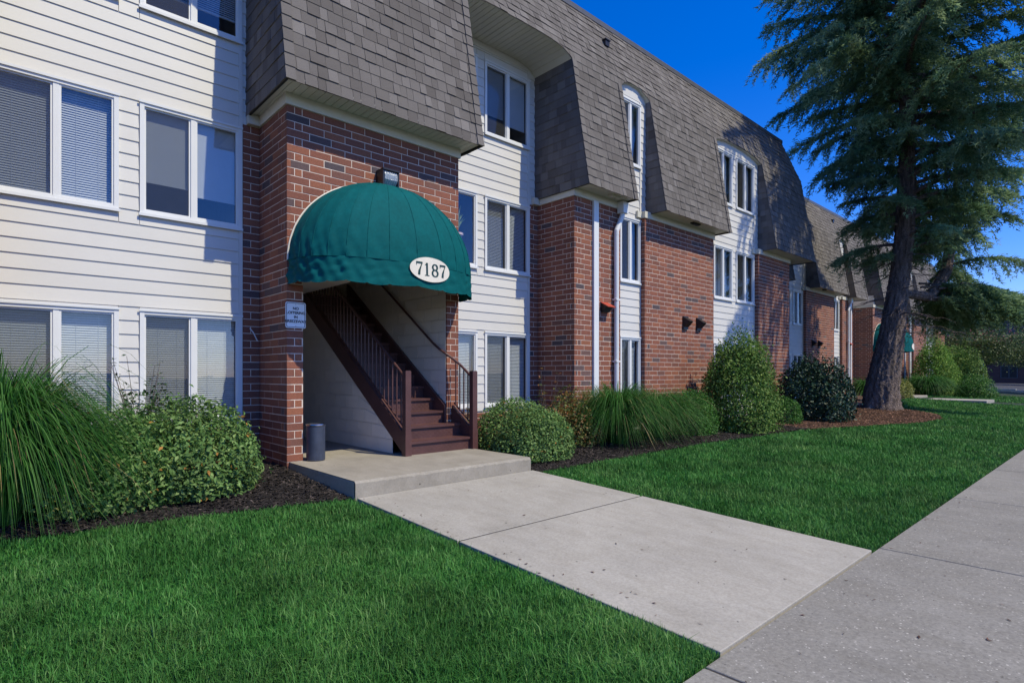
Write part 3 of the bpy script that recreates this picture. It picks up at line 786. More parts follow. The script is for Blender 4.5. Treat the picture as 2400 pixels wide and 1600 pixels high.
def staircase(dx, yf, label):
    X0, X1 = 4.37 + dx, 5.60 + dx; y0 = yf - .52
    st = empty('staircase', (4.97 + dx, y0, 0), label, 'stairs')
    N = 14; rise, run = .19, .275
    for k in range(N):
        y = y0 + run * k; z = rise * (k + 1)
        x1 = X1 - .02 if y < yf - .06 else 5.44 + dx
        m = MB(); m.box(X0 + .03, x1, y - .03, y + run + .01, z - .035, z, random.uniform(-1, 1)); m.build('tread', M['stair'], st)
        m = MB(); m.box(X0 + .03, x1, y, y + .008, z - rise, z - .036, random.uniform(-1, 1))
        for i in range(26 if k < 6 else 0):               # raised diamonds of the checker plate
            for j in range(4):
                xx = X0 + .06 + i * (x1 - X0 - .1) / 26; zz = z - rise + .025 + j * .034; s = 1 if (i + j) % 2 else -1
                m.face([(xx - .014, y - .0015, zz - s * .008), (xx, y - .003, zz - .004), (xx + .014, y - .0015, zz + s * .008), (xx, y - .003, zz + .004)], .8)
        m.build('riser', M['stair'], st)
    L = run * N
    def sloped(name, x0, x1, ya, yb, off0, off1):
        m = MB(); f = lambda y, o: (y - y0) * SL + o
        m.hexa([(x0, ya, max(0, f(ya, off0))), (x1, ya, max(0, f(ya, off0))), (x1, yb, f(yb, off0)), (x0, yb, f(yb, off0)), (x0, ya, f(ya, off1)), (x1, ya, f(ya, off1)), (x1, yb, f(yb, off1)), (x0, yb, f(yb, off1))])
        return m.build(name, M['stair'], st)
    sloped('stringer', X0 - .03, X0 + .028, y0 - .02, y0 + L, .0, .31)
    sloped('stringer', X1 - .06, X1 - .005, y0 - .02, yf - .03, .0, .31)
    sloped('stringer', 5.40 + dx, 5.445 + dx, yf - .02, y0 + L, .0, .31)
    for xx in (X0, X1 - .03):
        m = MB(); m.box(xx - .045, xx + .045, y0 - .075, y0 + .015, 0, 1.19); m.box(xx - .05, xx + .05, y0 - .08, y0 + .02, 0, .30); m.box(xx - .040, xx + .040, y0 - .07, y0 + .01, 1.19, 1.20)
        m.build('newel_post', M['stair'], st)
    f = lambda y: (y - y0) * SL
    def rail(x, ya, yb, o, r=.019, name='handrail'):
        m = MB(); m.tube([(x, ya, f(ya) + o), (x, yb, f(yb) + o)], r, 10); m.build(name, M['stair'], st, smooth=False)
    rail(X0, y0, y0 + L, 1.10); rail(X0, y0, y0 + L, .37, .014, 'bottom_rail')
    rail(X1 - .03, y0, yf - .06, .37, .014, 'bottom_rail')
    m = MB(); m.tube([(X1 - .03, y0, 1.10), (X1 - .04, yf - .24, f(yf - .24) + 1.10), (5.50 + dx, yf - .13, f(yf - .13) + 1.12), (5.42 + dx, yf - .03, f(yf) + 1.12), (5.395 + dx, yf + .12, f(yf + .12) + 1.12), (5.395 + dx, yf + .3, f(yf + .3) + 1.10), (5.395 + dx, y0 + L, f(y0 + L) + 1.10)], .02, 10); m.build('handrail', M['stair'], st)
    n = int(L / .118)
    for k in range(1, n):
        y = y0 + .118 * k; m = MB(); m.box(X0 - .008, X0 + .008, y - .008, y + .008, f(y) + .37, f(y) + 1.09); m.build('baluster', M['stair'], st)
    for k in range(1, 5):
        y = y0 + .105 * k; m = MB(); m.box(X1 - .038, X1 - .022, y - .008, y + .008, f(y) + .37, f(y) + 1.09); m.build('baluster', M['stair'], st)
    return st
staircase(0, YF, 'brown painted steel stairs with railings under the nearer green awning')
porch(34.63, 37.3, 7.55, 13.0)
staircase(31.7, Y2, 'brown steel stairs in the far doorway behind the cedar trunk')

# ------------------------------------------------------------------ awnings
AW = dict(zr=2.33, zt=3.885, zb=2.64, a=1.385, b=.93)
def aw_pt(dx, yf, ph, z, out=0.0, bb=[.93]):
    """point on the canopy at plan angle ph (0 right .. pi left) and height z"""
    A = AW; n = 2.5
    if z > A['zb']:
        s = math.sqrt(max(0, 1 - ((z - A['zb']) / (A['zt'] - A['zb'])) ** 2)); sa = s; sb = s ** .85
    else: sa = sb = 1.0 + (A['zb'] - z) * .03
    c, q = math.cos(ph), math.sin(ph)
    x = A['a'] * sa * math.copysign(abs(c) ** (2 / n), c); y = A['b'] * (1.55 if dx > 10 else 1) * sb * abs(q) ** (2 / n)
    g = .5 - .5 * math.cos(ph / math.pi * 2 * math.pi * 14)       # gores sag between the seams
    k = 1 - .008 * g
    return Vector((4.3 + dx + x * (k + out / 1.2), yf - .004 - y * k - out * abs(q), z))

def awning(dx, yf, label, number, wr=1.0):
    root = empty('awning', (4.3 + dx, yf, AW['zr']), label, 'awning')
    np_, nz = 168, 34
    zs = [AW['zb'] + (AW['zt'] - AW['zb']) * math.sin(math.pi / 2 * k / nz) for k in range(nz + 1)]
    def wrinkle(p, ph, z, amt):
        d = math.sin(ph * 23 + z * 9) * math.sin(z * 31 + ph * 5) * .5 + math.sin(ph * 41 - z * 17) * .35 + math.sin(ph * 11 + z * 40) * .3
        left = 1 + 1.6 * max(0, (ph - 1.9))
        o = Vector((math.cos(ph), -math.sin(ph), 0))
        return p + o * d * .0085 * amt * left * wr
    m = MB(); idx = []
    for i, z in enumerate(zs):
        for j in range(np_ + 1):
            ph = math.pi * j / np_; p = aw_pt(dx, yf, ph, min(z, AW['zt'] - .003)); m.v.append(tuple(wrinkle(p, ph, z, max(0, 1 - i / 9) + .12)))
    for i in range(nz):
        for j in range(np_):
            a = i * (np_ + 1) + j; m.f.append((a + 1, a, a + np_ + 1, a + np_ + 2)); m.t.append(0)
    cp = m.build('canopy', M['canvas'], root, smooth=True)
    v = MB(); nv = 9
    for i in range(nv + 1):
        for j in range(np_ + 1):
            ph = math.pi * j / np_
            sc = .018 * abs(math.sin(ph / math.pi * 14 * math.pi)) ** .35 * (1 if i == 0 else 0)      # scalloped hem
            z = AW['zr'] + (AW['zb'] - AW['zr']) * i / nv - sc + .012 * math.sin(ph * 9) * (1 - i / nv)
            p = aw_pt(dx, yf, ph, z); am = 1.25 * math.sin(math.pi * min(1, (i + 1) / (nv + .5)) * .9) + .15
            v.v.append(tuple(wrinkle(p, ph, z * 1.4, am)))
    for i in range(nv):
        for j in range(np_):
            a = i * (np_ + 1) + j; v.f.append((a + 1, a, a + np_ + 1, a + np_ + 2)); v.t.append(0)
    vo = v.build('valance', M['canvas'], root, smooth=True)
    s = MB()
    for k in range(1, 14):                                   # stitched seams
        ph = math.pi * k / 14
        pts = [wrinkle(aw_pt(dx, yf, ph, z, .004), ph, z, .15) for z in [AW['zb'] + (AW['zt'] - .01 - AW['zb']) * math.sin(math.pi / 2 * q / 12) for q in range(13)]]
        s.tube(pts, .004, 5)
    s.tube([wrinkle(aw_pt(dx, yf, math.pi * j / 80, AW['zb'], .002), math.pi * j / 80, AW['zb'], 1.1) for j in range(81)], .005, 5)
    s.build('seam', M['canvas'], root)
    e = MB(); e.tube([aw_pt(dx, yf, math.pi, z) + Vector((-.01, -.008, 0)) for z in zs[:-1]] + [Vector((4.3 + dx, yf - .014, AW['zt'] + .008))] + [aw_pt(dx, yf, 0, z) + Vector((.01, -.008, 0)) for z in zs[:-1][::-1]], .012, 6)
    e.build('wall_edging', M['cream'], root)
    # oval number plate, laid along the valance
    PH0, ZC = 1.48, 2.58; cum = [0.0]; N = 400; phs = [.35 + 1.7 * k / N for k in range(N + 1)]
    pl = [aw_pt(0, yf, p, 2.5) for p in phs]
    for a, b_ in zip(pl, pl[1:]): cum.append(cum[-1] + (b_ - a).length)
    c0 = np.interp(PH0, phs, cum)
    def on(u, vv, out): return wrinkle(aw_pt(dx, yf, float(np.interp(c0 - u, cum, phs)), ZC + vv, out), 1.2, 2.5, 0)
    W, H = .335, .168; NR, NA = 8, 56
    o = MB(); o.v.append(tuple(on(0, 0, .022)))
    for r in range(1, NR + 1):
        for k in range(NA):
            an = 2 * math.pi * k / NA; o.v.append(tuple(on(W * r / NR * math.cos(an), H * r / NR * math.sin(an), .022)))
    for k in range(NA): o.f.append((0, 1 + k, 1 + (k + 1) % NA))
    for r in range(NR - 1):
        for k in range(NA):
            a = 1 + r * NA + k; b_ = 1 + r * NA + (k + 1) % NA; o.f.append((a, a + NA, b_ + NA, b_))
    o.t = [0] * len(o.f)
    plate = o.build('number_plate', M['cream'], root)
    # serif numerals as strokes of varying width: (points, widths)
    arc = lambda cx, cy, rx, ry, a0, a1, n=20: [(cx + rx * math.cos(R(a0 + (a1 - a0) * k / n)), cy + ry * math.sin(R(a0 + (a1 - a0) * k / n))) for k in range(n + 1)]
    def ring(cx, cy, rx, ry):
        p = arc(cx, cy, rx, ry, 0, 360, 32); return (p, [.075 + .085 * abs(math.cos(R(360 * k / 32))) for k in range(33)])
    G = {'7': [([(.05, .93), (.62, .93)], [.14, .14]), ([(.08, .98), (.08, .72)], [.07, .03]), ([(.60, .95), (.45, .62), (.34, .34), (.30, .02)], [.05, .10, .17, .20])],
         '1': [([(.3, .98), (.3, .04)], [.17, .17]), ([(.12, .80), (.3, .95)], [.05, .10]), ([(.08, .03), (.52, .03)], [.06, .06])],
         '8': [ring(.33, .73, .21, .21), ring(.33, .27, .25, .24)]}
    u = -.250; hgt = .180
    for ch in number:
        d = MB()
        for pts, ws in G[ch]:
            fine_p, fine_w = [], []
            for (p, w0), (q, w1) in zip(zip(pts, ws), zip(pts[1:], ws[1:])):
                for k in range(4):
                    f_ = k / 4; fine_p.append((p[0] + (q[0] - p[0]) * f_, p[1] + (q[1] - p[1]) * f_)); fine_w.append(w0 + (w1 - w0) * f_)
            fine_p.append(pts[-1]); fine_w.append(ws[-1]); n = len(fine_p); L = []; Rr = []
            for k in range(n):
                a = fine_p[max(k - 1, 0)]; b_ = fine_p[min(k + 1, n - 1)]
                if pts[0] == pts[-1] or (abs(pts[0][0] - pts[-1][0]) < 1e-6 and n > 30):
                    a = fine_p[(k - 1) % (n - 1)]; b_ = fine_p[(k + 1) % (n - 1)]
                dxx, dyy = b_[0] - a[0], b_[1] - a[1]; l = math.hypot(dxx, dyy) or 1; nx, ny = -dyy / l, dxx / l
                h = fine_w[k] / 2
                L.append(on(u + (fine_p[k][0] + nx * h) * hgt * .98, (fine_p[k][1] + ny * h - .5) * hgt, .026)); Rr.append(on(u + (fine_p[k][0] - nx * h) * hgt * .98, (fine_p[k][1] - ny * h - .5) * hgt, .026))
            for k in range(n - 1): d.face([L[k], Rr[k], Rr[k + 1], L[k + 1]])
        d.build('digit', M['ink'], plate)
        u += .130
    return root
awning(0, YF, 'green domed canvas awning with the number 7187 over the near stairs', '7187')
awning(31.7, Y2, 'smaller-looking green domed awning seen beyond the cedar trunk', '', .5)

# ------------------------------------------------------------------ things on and by the walls
def text_obj(body, size, loc, parent, mat, name='lettering', off=.0):
    cu = bpy.data.curves.new(name, 'FONT'); cu.body = body; cu.size = size; cu.align_x = 'CENTER'; cu.align_y = 'CENTER'
    cu.space_line = 1.15; cu.offset = off; cu.extrude = .0006
    t = bpy.data.objects.new('tmp', cu); COL.objects.link(t)
    bpy.context.view_layer.update()
    me = bpy.data.meshes.new_from_object(t.evaluated_get(bpy.context.evaluated_depsgraph_get()))
    bpy.data.objects.remove(t); me.transform(Matrix.Rotation(R(90), 4, 'X')); me.name = name
    me.materials.clear(); me.materials.append(mat)
    return link(name, me, parent, loc)
sg = empty('sign', (3.01, YF - .03, 1.75), 'white NO LOITERING IN BREEZEWAY sign on the brick jamb beside the stairs', 'sign')
def rrect(x0, x1, z0, z1, r, y):
    p = []
    for cx, cz, a in ((x1 - r, z1 - r, 0), (x0 + r, z1 - r, 90), (x0 + r, z0 + r, 180), (x1 - r, z0 + r, 270)):
        p += [(cx + r * math.cos(R(a + 15 * k)), y, cz + r * math.sin(R(a + 15 * k))) for k in range(7)]
    return p
def plate(pts, th):
    m = MB(); m.face(pts[::-1]); n = len(pts); m.face([(p[0], p[1] + th, p[2]) for p in pts])
    for k in range(n):
        a, b_ = pts[k], pts[(k + 1) % n]; m.face([a, b_, (b_[0], b_[1] + th, b_[2]), (a[0], a[1] + th, a[2])])
    return m
sx0, sx1, sz0, sz1 = 2.872, 3.140, 1.755, 2.095
plate(rrect(sx0, sx1, sz0, sz1, .025, YF - .026), .004).build('plate', M['signwhite'], sg)
bm_ = MB(); o1 = rrect(sx0 + .010, sx1 - .010, sz0 + .010, sz1 - .010, .02, YF - .0270); o2 = rrect(sx0 + .017, sx1 - .017, sz0 + .017, sz1 - .017, .016, YF - .0270)
for k in range(len(o1)): j = (k + 1) % len(o1); bm_.face([o1[k], o1[j], o2[j], o2[k]])
bm_.build('border', M['black'], sg)
for i, line in enumerate(('NO', 'LOITERING', 'IN', 'BREEZEWAY')):
    text_obj(line, .050, ((sx0 + sx1) / 2, YF - .0272, 2.010 - i * .056), sg, M['black'], off=.0016)
for z in (sz0 + .03, sz1 - .03):
    m = MB(); m.tube([((sx0 + sx1) / 2, YF - .030, z), ((sx0 + sx1) / 2, YF + .0, z)], .006, 10); m.build('bolt', M['steel'], sg)

can = empty('ash_can', (3.262, 7.43, 0), 'dark blue-grey cylindrical ash can standing on the porch by the brick jamb', 'ash can')
m = MB(); m.lathe((3.262, 7.43, 0), [(.0, .004), (.118, .004), (.122, .012), (.122, .455), (.126, .46), (.126, .472)], 40); m.build('body', M['can'], can, smooth=False)
m = MB(); m.lathe((3.262, 7.43, 0), [(.127, .468), (.129, .478), (.126, .488), (.114, .488)], 40); m.build('rim', M['steel'], can)
m = MB(); m.lathe((3.262, 7.43, 0), [(.114, .487), (.110, .455), (.0, .450)], 40); m.build('tray', M['joint'], can)

def wall_light(x, z):
    o = empty('wall_light', (x, YF, z), 'dark bronze wall pack light with a prismatic lens just above the awning', 'light')
    w_ = .125; m = MB()
    m.hexa([(x - w_, YF - .10, z - .13), (x + w_, YF - .10, z - .13), (x + w_, YF, z - .13), (x - w_, YF, z - .13), (x - w_, YF - .19, z + .11), (x + w_, YF - .19, z + .11), (x + w_, YF, z + .13), (x - w_, YF, z + .13)])
    m.box(x - w_ - .012, x + w_ + .012, YF - .215, YF - .01, z + .112, z + .135)
    m.box(x - w_ - .01, x - w_ + .012, YF - .20, YF, z - .13, z + .11); m.box(x + w_ - .012, x + w_ + .01, YF - .20, YF, z - .13, z + .11)
    m.build('housing', M['darkmetal'], o)
    l = MB(); n = 12
    prof = [(-.095, -.10), (-.15, -.085), (-.20, -.02), (-.205, .05), (-.185, .10)]
    for (y0_, z0_), (y1_, z1_) in zip(prof, prof[1:]):
        for k in range(n):
            a, b_ = x - .105 + .21 * k / n, x - .105 + .21 * (k + 1) / n
            l.face([(a, YF + y0_ - .008 * (k % 2), z + z0_), (b_, YF + y0_ - .008 * ((k + 1) % 2), z + z0_), (b_, YF + y1_ - .008 * ((k + 1) % 2), z + z1_), (a, YF + y1_ - .008 * (k % 2), z + z1_)])
    for s_ in (-.105, .105): l.face([(x + s_, YF + p, z + q) for p, q in prof] + [(x + s_, YF - .05, z + .1), (x + s_, YF - .05, z - .1)])
    l.build('lens', M['lens'], o)
wall_light(4.33, 3.975)

def downspout(x, yf, top, label, flip=1):
    o = empty('downspout', (x, yf - .09, 0), label, 'downspout', 'white downspouts on the brick piers')
    m = MB(); m.tube([(x, yf - .075, -.1), (x, yf - .075, top - .62)], .052, 14); m.tube([(x, yf - .075, top - .64), (x, yf - .075, top - .55), (x + .10 * flip, yf - .085, top - .36), (x + .17 * flip, yf - .10, top - .2), (x + .18 * flip, yf - .10, top + .06)], .054, 14)
    m.build('pipe', M['white'], o, smooth=False)
    m = MB(); m.box(x + .18 * flip - .09, x + .18 * flip + .09, yf - .19, yf - .03, top - .16, top + .08); m.build('outlet_box', M['white'], o)
    for z in (1.4, 2.7):
        m = MB(); m.box(x - .07, x + .07, yf - .13, yf - .02, z, z + .03); m.build('strap', M['white'], o)
def strip(x, yf, top, label, w_=.075):
    o = MB(); o.box(x - w_, x + w_, yf - .05, yf + .0, -.1, top); o = o.build('cable_cover', M['white'])
    tag(o, label, 'cable cover', 'flat white strips on the brick piers')
downspout(9.82, YF, 4.72, 'round white downspout with an elbow on the narrow brick pier')
strip(9.19, YF, 4.68, 'flat white strip up the narrow brick pier left of its downspout')
downspout(30.55, Y2, 4.72, 'round white downspout on the far pier left of the cedar trunk')
strip(31.05, Y2, 4.68, 'thin white strip on the far pier next to the cedar trunk', .06)
downspout(41.6, Y2, 4.72, 'white downspout right behind the far green awning', -1)
strip(40.8, Y2, 4.68, 'thin white strip below the far green awning', .06)

def hood_vent(x, z, yf, label):
    o = empty('vent_hood', (x, yf, z), label, 'vent')
    m = MB(); m.hexa([(x - .13, yf - .20, z - .05), (x + .13, yf - .20, z - .05), (x + .13, yf + .0, z + .06), (x - .13, yf + .0, z + .06), (x - .13, yf - .205, z - .035), (x + .13, yf - .205, z - .035), (x + .13, yf + .0, z + .075), (x - .13, yf + .0, z + .075)]); m.build('hood', M['red'], o)
    m = MB(); m.hexa([(x - .11, yf - .05, z - .14), (x + .11, yf - .05, z - .14), (x + .11, yf, z - .14), (x - .11, yf, z - .14), (x - .11, yf - .15, z - .03), (x + .11, yf - .15, z - .03), (x + .11, yf, z + .05), (x - .11, yf, z + .05)]); m.build('body', M['darkmetal'], o)
hood_vent(9.50, 2.57, YF, 'red hooded vent on the narrow brick pier by the downspout')
hood_vent(30.75, 2.6, Y2, 'reddish hooded vent on the far pier next to the cedar trunk')
def dryer_vent(x, z, yf, label):
    o = empty('dryer_vent', (x, yf, z), label, 'vent', 'dark louvred vents in pairs on the brick')
    m = MB(); m.box(x - .11, x + .11, yf - .035, yf - .002, z - .16, z + .16); m.build('back_plate', M['darkmetal'], o)
    m = MB(); m.hexa([(x - .10, yf - .05, z - .10), (x + .10, yf - .05, z - .10), (x + .10, yf - .03, z - .10), (x - .10, yf - .03, z - .10), (x - .08, yf - .19, z + .03), (x + .08, yf - .19, z + .03), (x + .10, yf - .03, z + .14), (x - .10, yf - .03, z + .14)]); m.build('hood', M['darkmetal'], o)
dryer_vent(12.66, 2.40, YF, 'dark vent hood on the wide brick bay, farther from the holly-side siding slot')
dryer_vent(13.30, 2.40, YF, 'dark vent hood on the wide brick bay, nearer the tree-shadowed siding')
dryer_vent(26.25, 2.45, Y2, 'far dark vent hood above the dark laurel, the one nearer the near building')
dryer_vent(26.95, 2.45, Y2, 'far dark vent hood above the dark laurel, the one nearer the cedar trunk')
def soffit_vent(x, y, label):
    m = MB(); m.box(x - .16, x + .16, y - .05, y + .05, Z0M - .004, Z0M + .03); m.box(x - .13, x - .01, y - .035, y + .035, Z0M - .02, Z0M - .004); m.box(x + .01, x + .13, y - .035, y + .035, Z0M - .02, Z0M - .004)
    return tag(m.build('soffit_vent', M['darkmetal'] if x > 12 else M['soffit']), label, 'vent', 'small vents under the soffits')
soffit_vent(9.55, 7.25, 'small vent in the soffit above the narrow brick pier'); soffit_vent(12.75, 7.25, 'small vent in the soffit above the wide brick bay')
soffit_vent(26.9, 9.15, 'small vent in the far soffit above the set-back wing')
for (x, z, yf, lb) in ((10.07, 8.42, YF, 'small square vent high on the near mansard roof'), (29.9, 8.45, Y2, 'small square vent high on the far mansard roof')):
    m = MB(); y = mans_y(yf, z); m.box(x - .07, x + .07, y - .07, y + .1, z - .07, z + .05); m.box(x - .085, x + .085, y - .09, y + .1, z + .05, z + .075)
    tag(m.build('roof_vent', M['darkmetal']), lb, 'vent')
# white cable stub by the left return
m = MB(); m.tube([(2.76, YF + .99, 1.80), (2.80, YF + .97, 1.74), (2.86, YF + .98, 1.62)], .008, 6); tag(m.build('cable_stub', M['white']), 'short white cable stub sticking out of the inner brick corner', 'cable')

# pot plant standing behind the glass of the window right of the awning
pp = empty('potted_plant', (6.55, YF + 1.2, 3.25), 'pale pot with long leaves behind the glass right of the awning', 'plant')
m = MB(); m.lathe((6.55, YF + 1.17, 3.58), [(0, 0), (.07, 0), (.10, .18), (.125, .18), (.125, .22), (.10, .22), (.09, .19), (0, .19)], 20); m.build('pot', mat('pale_pot', (.5, .42, .5), .5), pp)
m = MB()
LEAFY = leaf_mat('house_plant', (.12, .22, .08), (.22, .34, .12), (.40, .45, .15))
for k in range(11):
    a = random.uniform(0, 6.28); l = random.uniform(.35, .75); pr = None
    for i in range(7):
        f_ = i / 6; p = Vector((6.55 + math.cos(a) * .22 * f_ ** 1.6, YF + 1.17 + math.sin(a) * .07 * f_, 3.78 + l * f_ * (1 - .25 * f_))); w_ = .028 * (1 - f_ * .9)
        c = (p + Vector((-w_, 0, 0)), p + Vector((w_, .006, 0)))
        if pr: m.face([pr[0], pr[1], c[1], c[0]], random.uniform(-.6, .9))
        pr = c
m.build('leaves', LEAFY, pp)

# ------------------------------------------------------------------ planting
def leaves(name, parent, P, N, size, mat, tint, aspect=.5, fold=.25):
    n = len(P); N = N / np.linalg.norm(N, axis=1, keepdims=True)
    d = RNG.normal(size=(n, 3)); d -= (d * N).sum(1, keepdims=True) * N; d /= np.linalg.norm(d, axis=1, keepdims=True)
    s = np.cross(N, d); L = size * RNG.uniform(.65, 1.25, n)[:, None]; W = L * aspect * .5
    b = P - d * L * .5; t = P + d * L * .5 - N * L * .12; mid = P + N * W * fold
    V = np.stack([b, mid * .0 + P - d * L * .05 + s * W + N * W * fold, t, P - d * L * .05 - s * W + N * W * fold], 1).reshape(-1, 3)
    i = (np.arange(n) * 4)[:, None]
    T = np.concatenate([i + [0, 1, 2], i + [0, 2, 3]], 1).reshape(-1, 3)
    o = np_mesh(name, V, T, mat, np.repeat(tint, 2), parent, kind='stuff')
    return o

def shrub(name, label, c, rad, n, size, mat, group=None, top=None, aspect=.5, ragged=.10, flat=1.0, cone=0.0, cat='shrub', up=.35, lumps=14, sprigs=0):
    x, y = c; z = gzf(x, y) - .02
    root = empty(name, (x, y, z), label, cat, group)
    a, b_, h = rad
    u = RNG.normal(size=(n, 3)); u /= np.linalg.norm(u, axis=1, keepdims=True); u[:, 2] = np.abs(u[:, 2]) * 1.0 - .25 * (RNG.random(n) < .3)
    u /= np.linalg.norm(u, axis=1, keepdims=True)
    lc = RNG.normal(size=(lumps, 3)); lc[:, 2] = np.abs(lc[:, 2]); lc /= np.linalg.norm(lc, axis=1, keepdims=True); lr = RNG.uniform(.25, .55, lumps)
    dist = np.linalg.norm(u[:, None, :] - lc[None], axis=2)
    bump = (np.exp(-(dist / lr) ** 2)).max(1)
    gap = np.exp(-(np.linalg.norm(u[:, None, :] - (lc[::-1][None] * .9 + .3), axis=2) / .2) ** 2).max(1)
    rr = (1 - RNG.random(n) ** 2.2 * .42) * (1 - ragged + ragged * 1.7 * bump - .10 * gap) + RNG.normal(0, .018, n) + (RNG.random(n) < .035) * RNG.uniform(.03, .17, n)
    # squarer sides than an ellipsoid
    u[:, 2] = np.abs(u[:, 2]); sg = np.sqrt(1 - u[:, 2] ** 2)
    ax_, ay_ = u[:, 0] / np.maximum(sg, 1e-6), u[:, 1] / np.maximum(sg, 1e-6)
    zf = np.where(RNG.random(n) < .55, RNG.random(n), u[:, 2]); hr = (1 - zf ** 2.6) ** .5 * (.90 + .10 * np.minimum(1, zf * 4)) * (1 - cone * zf)
    zf2 = 1 - (1 - zf) * 1.0
    P = np.stack([x + ax_ * a * hr * rr, y + ay_ * b_ * hr * rr, z + h * zf2 * (1 - (1 - rr) * zf)], 1)
    P[:, 2] = np.maximum(P[:, 2], z + .03)
    u = np.stack([ax_ * (1 - zf ** 2), ay_ * (1 - zf ** 2), zf ** 1.5 + .05], 1)
    N = u * np.array([1 / a, 1 / b_, 1 / h]) * min(a, b_) + RNG.normal(0, .65, (n, 3)); N[:, 2] += up
    t = np.where(RNG.random(n) < .012, 1.0, np.clip(RNG.normal(0, .42, n) + (RNG.random(n) < .06) * .6, -1, .78))
    leaves('foliage', root, P, N, size, mat, t, aspect)
    s = MB()
    for q in range(9):
        an = q * 2.4; e = (x + a * .62 * math.cos(an), y + b_ * .62 * math.sin(an), z + h * random.uniform(.55, .8))
        s.tube([(x + .1 * a * math.cos(an), y + .1 * b_ * math.sin(an), z - .03), (x + .35 * a * math.cos(an), y + .35 * b_ * math.sin(an), z + h * .35), e], [.014, .010, .005], 6)
    s.build('stem', M['bark'], root)
    return root, z

G_NAND = leaf_mat('nandina_leaf', (.045, .105, .026), (.125, .230, .065), (.27, .38, .13), .6, .15, .3, 3, dry=(.42, .20, .05))
G_HOLLY = leaf_mat('holly_leaf', (.026, .080, .012), (.085, .180, .032), (.27, .36, .10), .55, .15, .25, 1.5)
G_LAUREL = leaf_mat('laurel_leaf', (.007, .022, .013), (.013, .042, .022), (.030, .075, .040), .42, .3, .1, 2)
G_BOX = leaf_mat('boxwood_leaf', (.020, .085, .010), (.045, .150, .018), (.10, .23, .04), .5, .25, .25, 3)
G_YEL = leaf_mat('golden_leaf', (.10, .14, .02), (.22, .25, .05), (.42, .40, .12), .5, .4, .3, 3)
G_RED = leaf_mat('red_tip_leaf', (.05, .09, .02), (.14, .17, .04), (.40, .14, .05), .45, .4, .3, 4)
G_PRIV = leaf_mat('privet_leaf', (.020, .045, .014), (.040, .085, .024), (.080, .150, .045), .4, .5, .2, 3)
G_MISC = leaf_mat('fountain_grass', (.010, .060, .007), (.032, .125, .016), (.110, .25, .060), .55, .22, .35, 2, dry=(.34, .27, .13))

def sprout(parent, base, h, n, size, mat, spread=.12):
    P, N, T = [], [], []; st = MB()
    for k in range(n):
        a = RNG.uniform(0, 6.28); l = h * RNG.uniform(.6, 1.05); pts = []
        for i in range(9):
            f_ = i / 8; p = (base[0] + math.cos(a) * spread * f_ ** 1.3, base[1] + math.sin(a) * spread * f_ ** 1.3, base[2] + l * f_); pts.append(p)
            if i > 1:
                for s_ in (-1, 1):
                    q = RNG.uniform(0, 6.28); P.append((p[0] + .5 * size * math.cos(q), p[1] + .5 * size * math.sin(q), p[2] + .01)); N.append((RNG.normal(0, .35), RNG.normal(0, .35), 1)); T.append(RNG.uniform(-.8, .8))
        st.tube(pts, [.006 - .0005 * i for i in range(9)], 5)
    leaves('foliage', parent, np.array(P), np.array(N), size, mat, np.array(T), .42)
    st.build('stem', M['bark'], parent)

# left bed
r_, z_ = shrub('nandina_shrub', 'low rounded green nandina mass in front of the ground-floor windows, nearer the brick bay', (1.62, 6.98), (.68, .70, .94), 17000, .056, G_NAND, ragged=.24, lumps=22)
r_, z_ = shrub('nandina_shrub', 'low green nandina mass tucked beside the tall fountain grass at the left', (.88, 6.85), (.66, .60, .86), 14000, .056, G_NAND, ragged=.26, lumps=20)
pv = empty('privet_sprout', (1.18, 7.45, 0), 'upright dark privet sprouts rising behind the low nandina between the windows', 'shrub')
sprout(pv, (1.25, 7.35, 0), 1.28, 16, .055, G_PRIV, .26)
r_, z_ = shrub('privet_shrub', 'darker leafy clump behind the nandina under the window post', (1.35, 7.45), (.48, .35, 1.05), 2600, .058, G_PRIV, ragged=.25)
r_, z_ = shrub('golden_creeper', 'yellow-green leafy runner at the foot of the left fountain grass', (.62, 6.55), (.28, .22, .42), 900, .05, G_YEL, ragged=.3)
# right bed
shrub('nandina_shrub', 'clipped pale green nandina hedge right beside the porch slab', (6.35, 6.35), (.66, .52, .76), 14000, .050, G_NAND, ragged=.18, lumps=22)
shrub('nandina_shrub', 'flat-topped green nandina hedge under the window right of the stairs', (6.60, 7.15), (.72, .55, .86), 11000, .048, G_NAND, ragged=.08)
rt, z_ = shrub('red_tip_shrub', 'yellow-green shrub with reddish tips between nandina and tall grass', (7.85, 6.95), (.62, .50, .92), 5200, .058, G_RED, ragged=.28)
sprout(rt, (7.9, 7.55, 0), 1.22, 7, .075, G_RED, .20)
shrub('red_tip_shrub', 'small reddish leafy shrub glimpsed through the right stair railing', (5.95, 7.6), (.30, .38, .58), 1100, .055, G_RED, ragged=.3)
shrub('boxwood_shrub', 'rounded bright green boxwood at the right end of the tall grass', (11.35, 6.55), (.62, .55, .98), 7000, .045, G_BOX, ragged=.06)
shrub('holly_bush', 'large bright green conical holly in front of the wide brick bay', (13.15, 6.35), (1.12, .95, 2.24), 27000, .066, G_HOLLY, ragged=.18, cone=.20, lumps=30)
shrub('boxwood_shrub', 'small clipped boxwood ball between the holly and the dark laurel', (15.75, 6.35), (.48, .45, .72), 3000, .05, G_BOX, ragged=.05)
shrub('laurel_bush', 'dark glossy rounded laurel left of the cedar trunk', (17.75, 6.30), (1.2, 1.0, 1.85), 9500, .10, G_LAUREL, ragged=.13)
shrub('laurel_bush', 'smaller glossy green bush squeezed between dark laurel and cedar trunk', (20.1, 7.0), (.85, .7, 1.15), 3500, .10, G_HOLLY, ragged=.25)
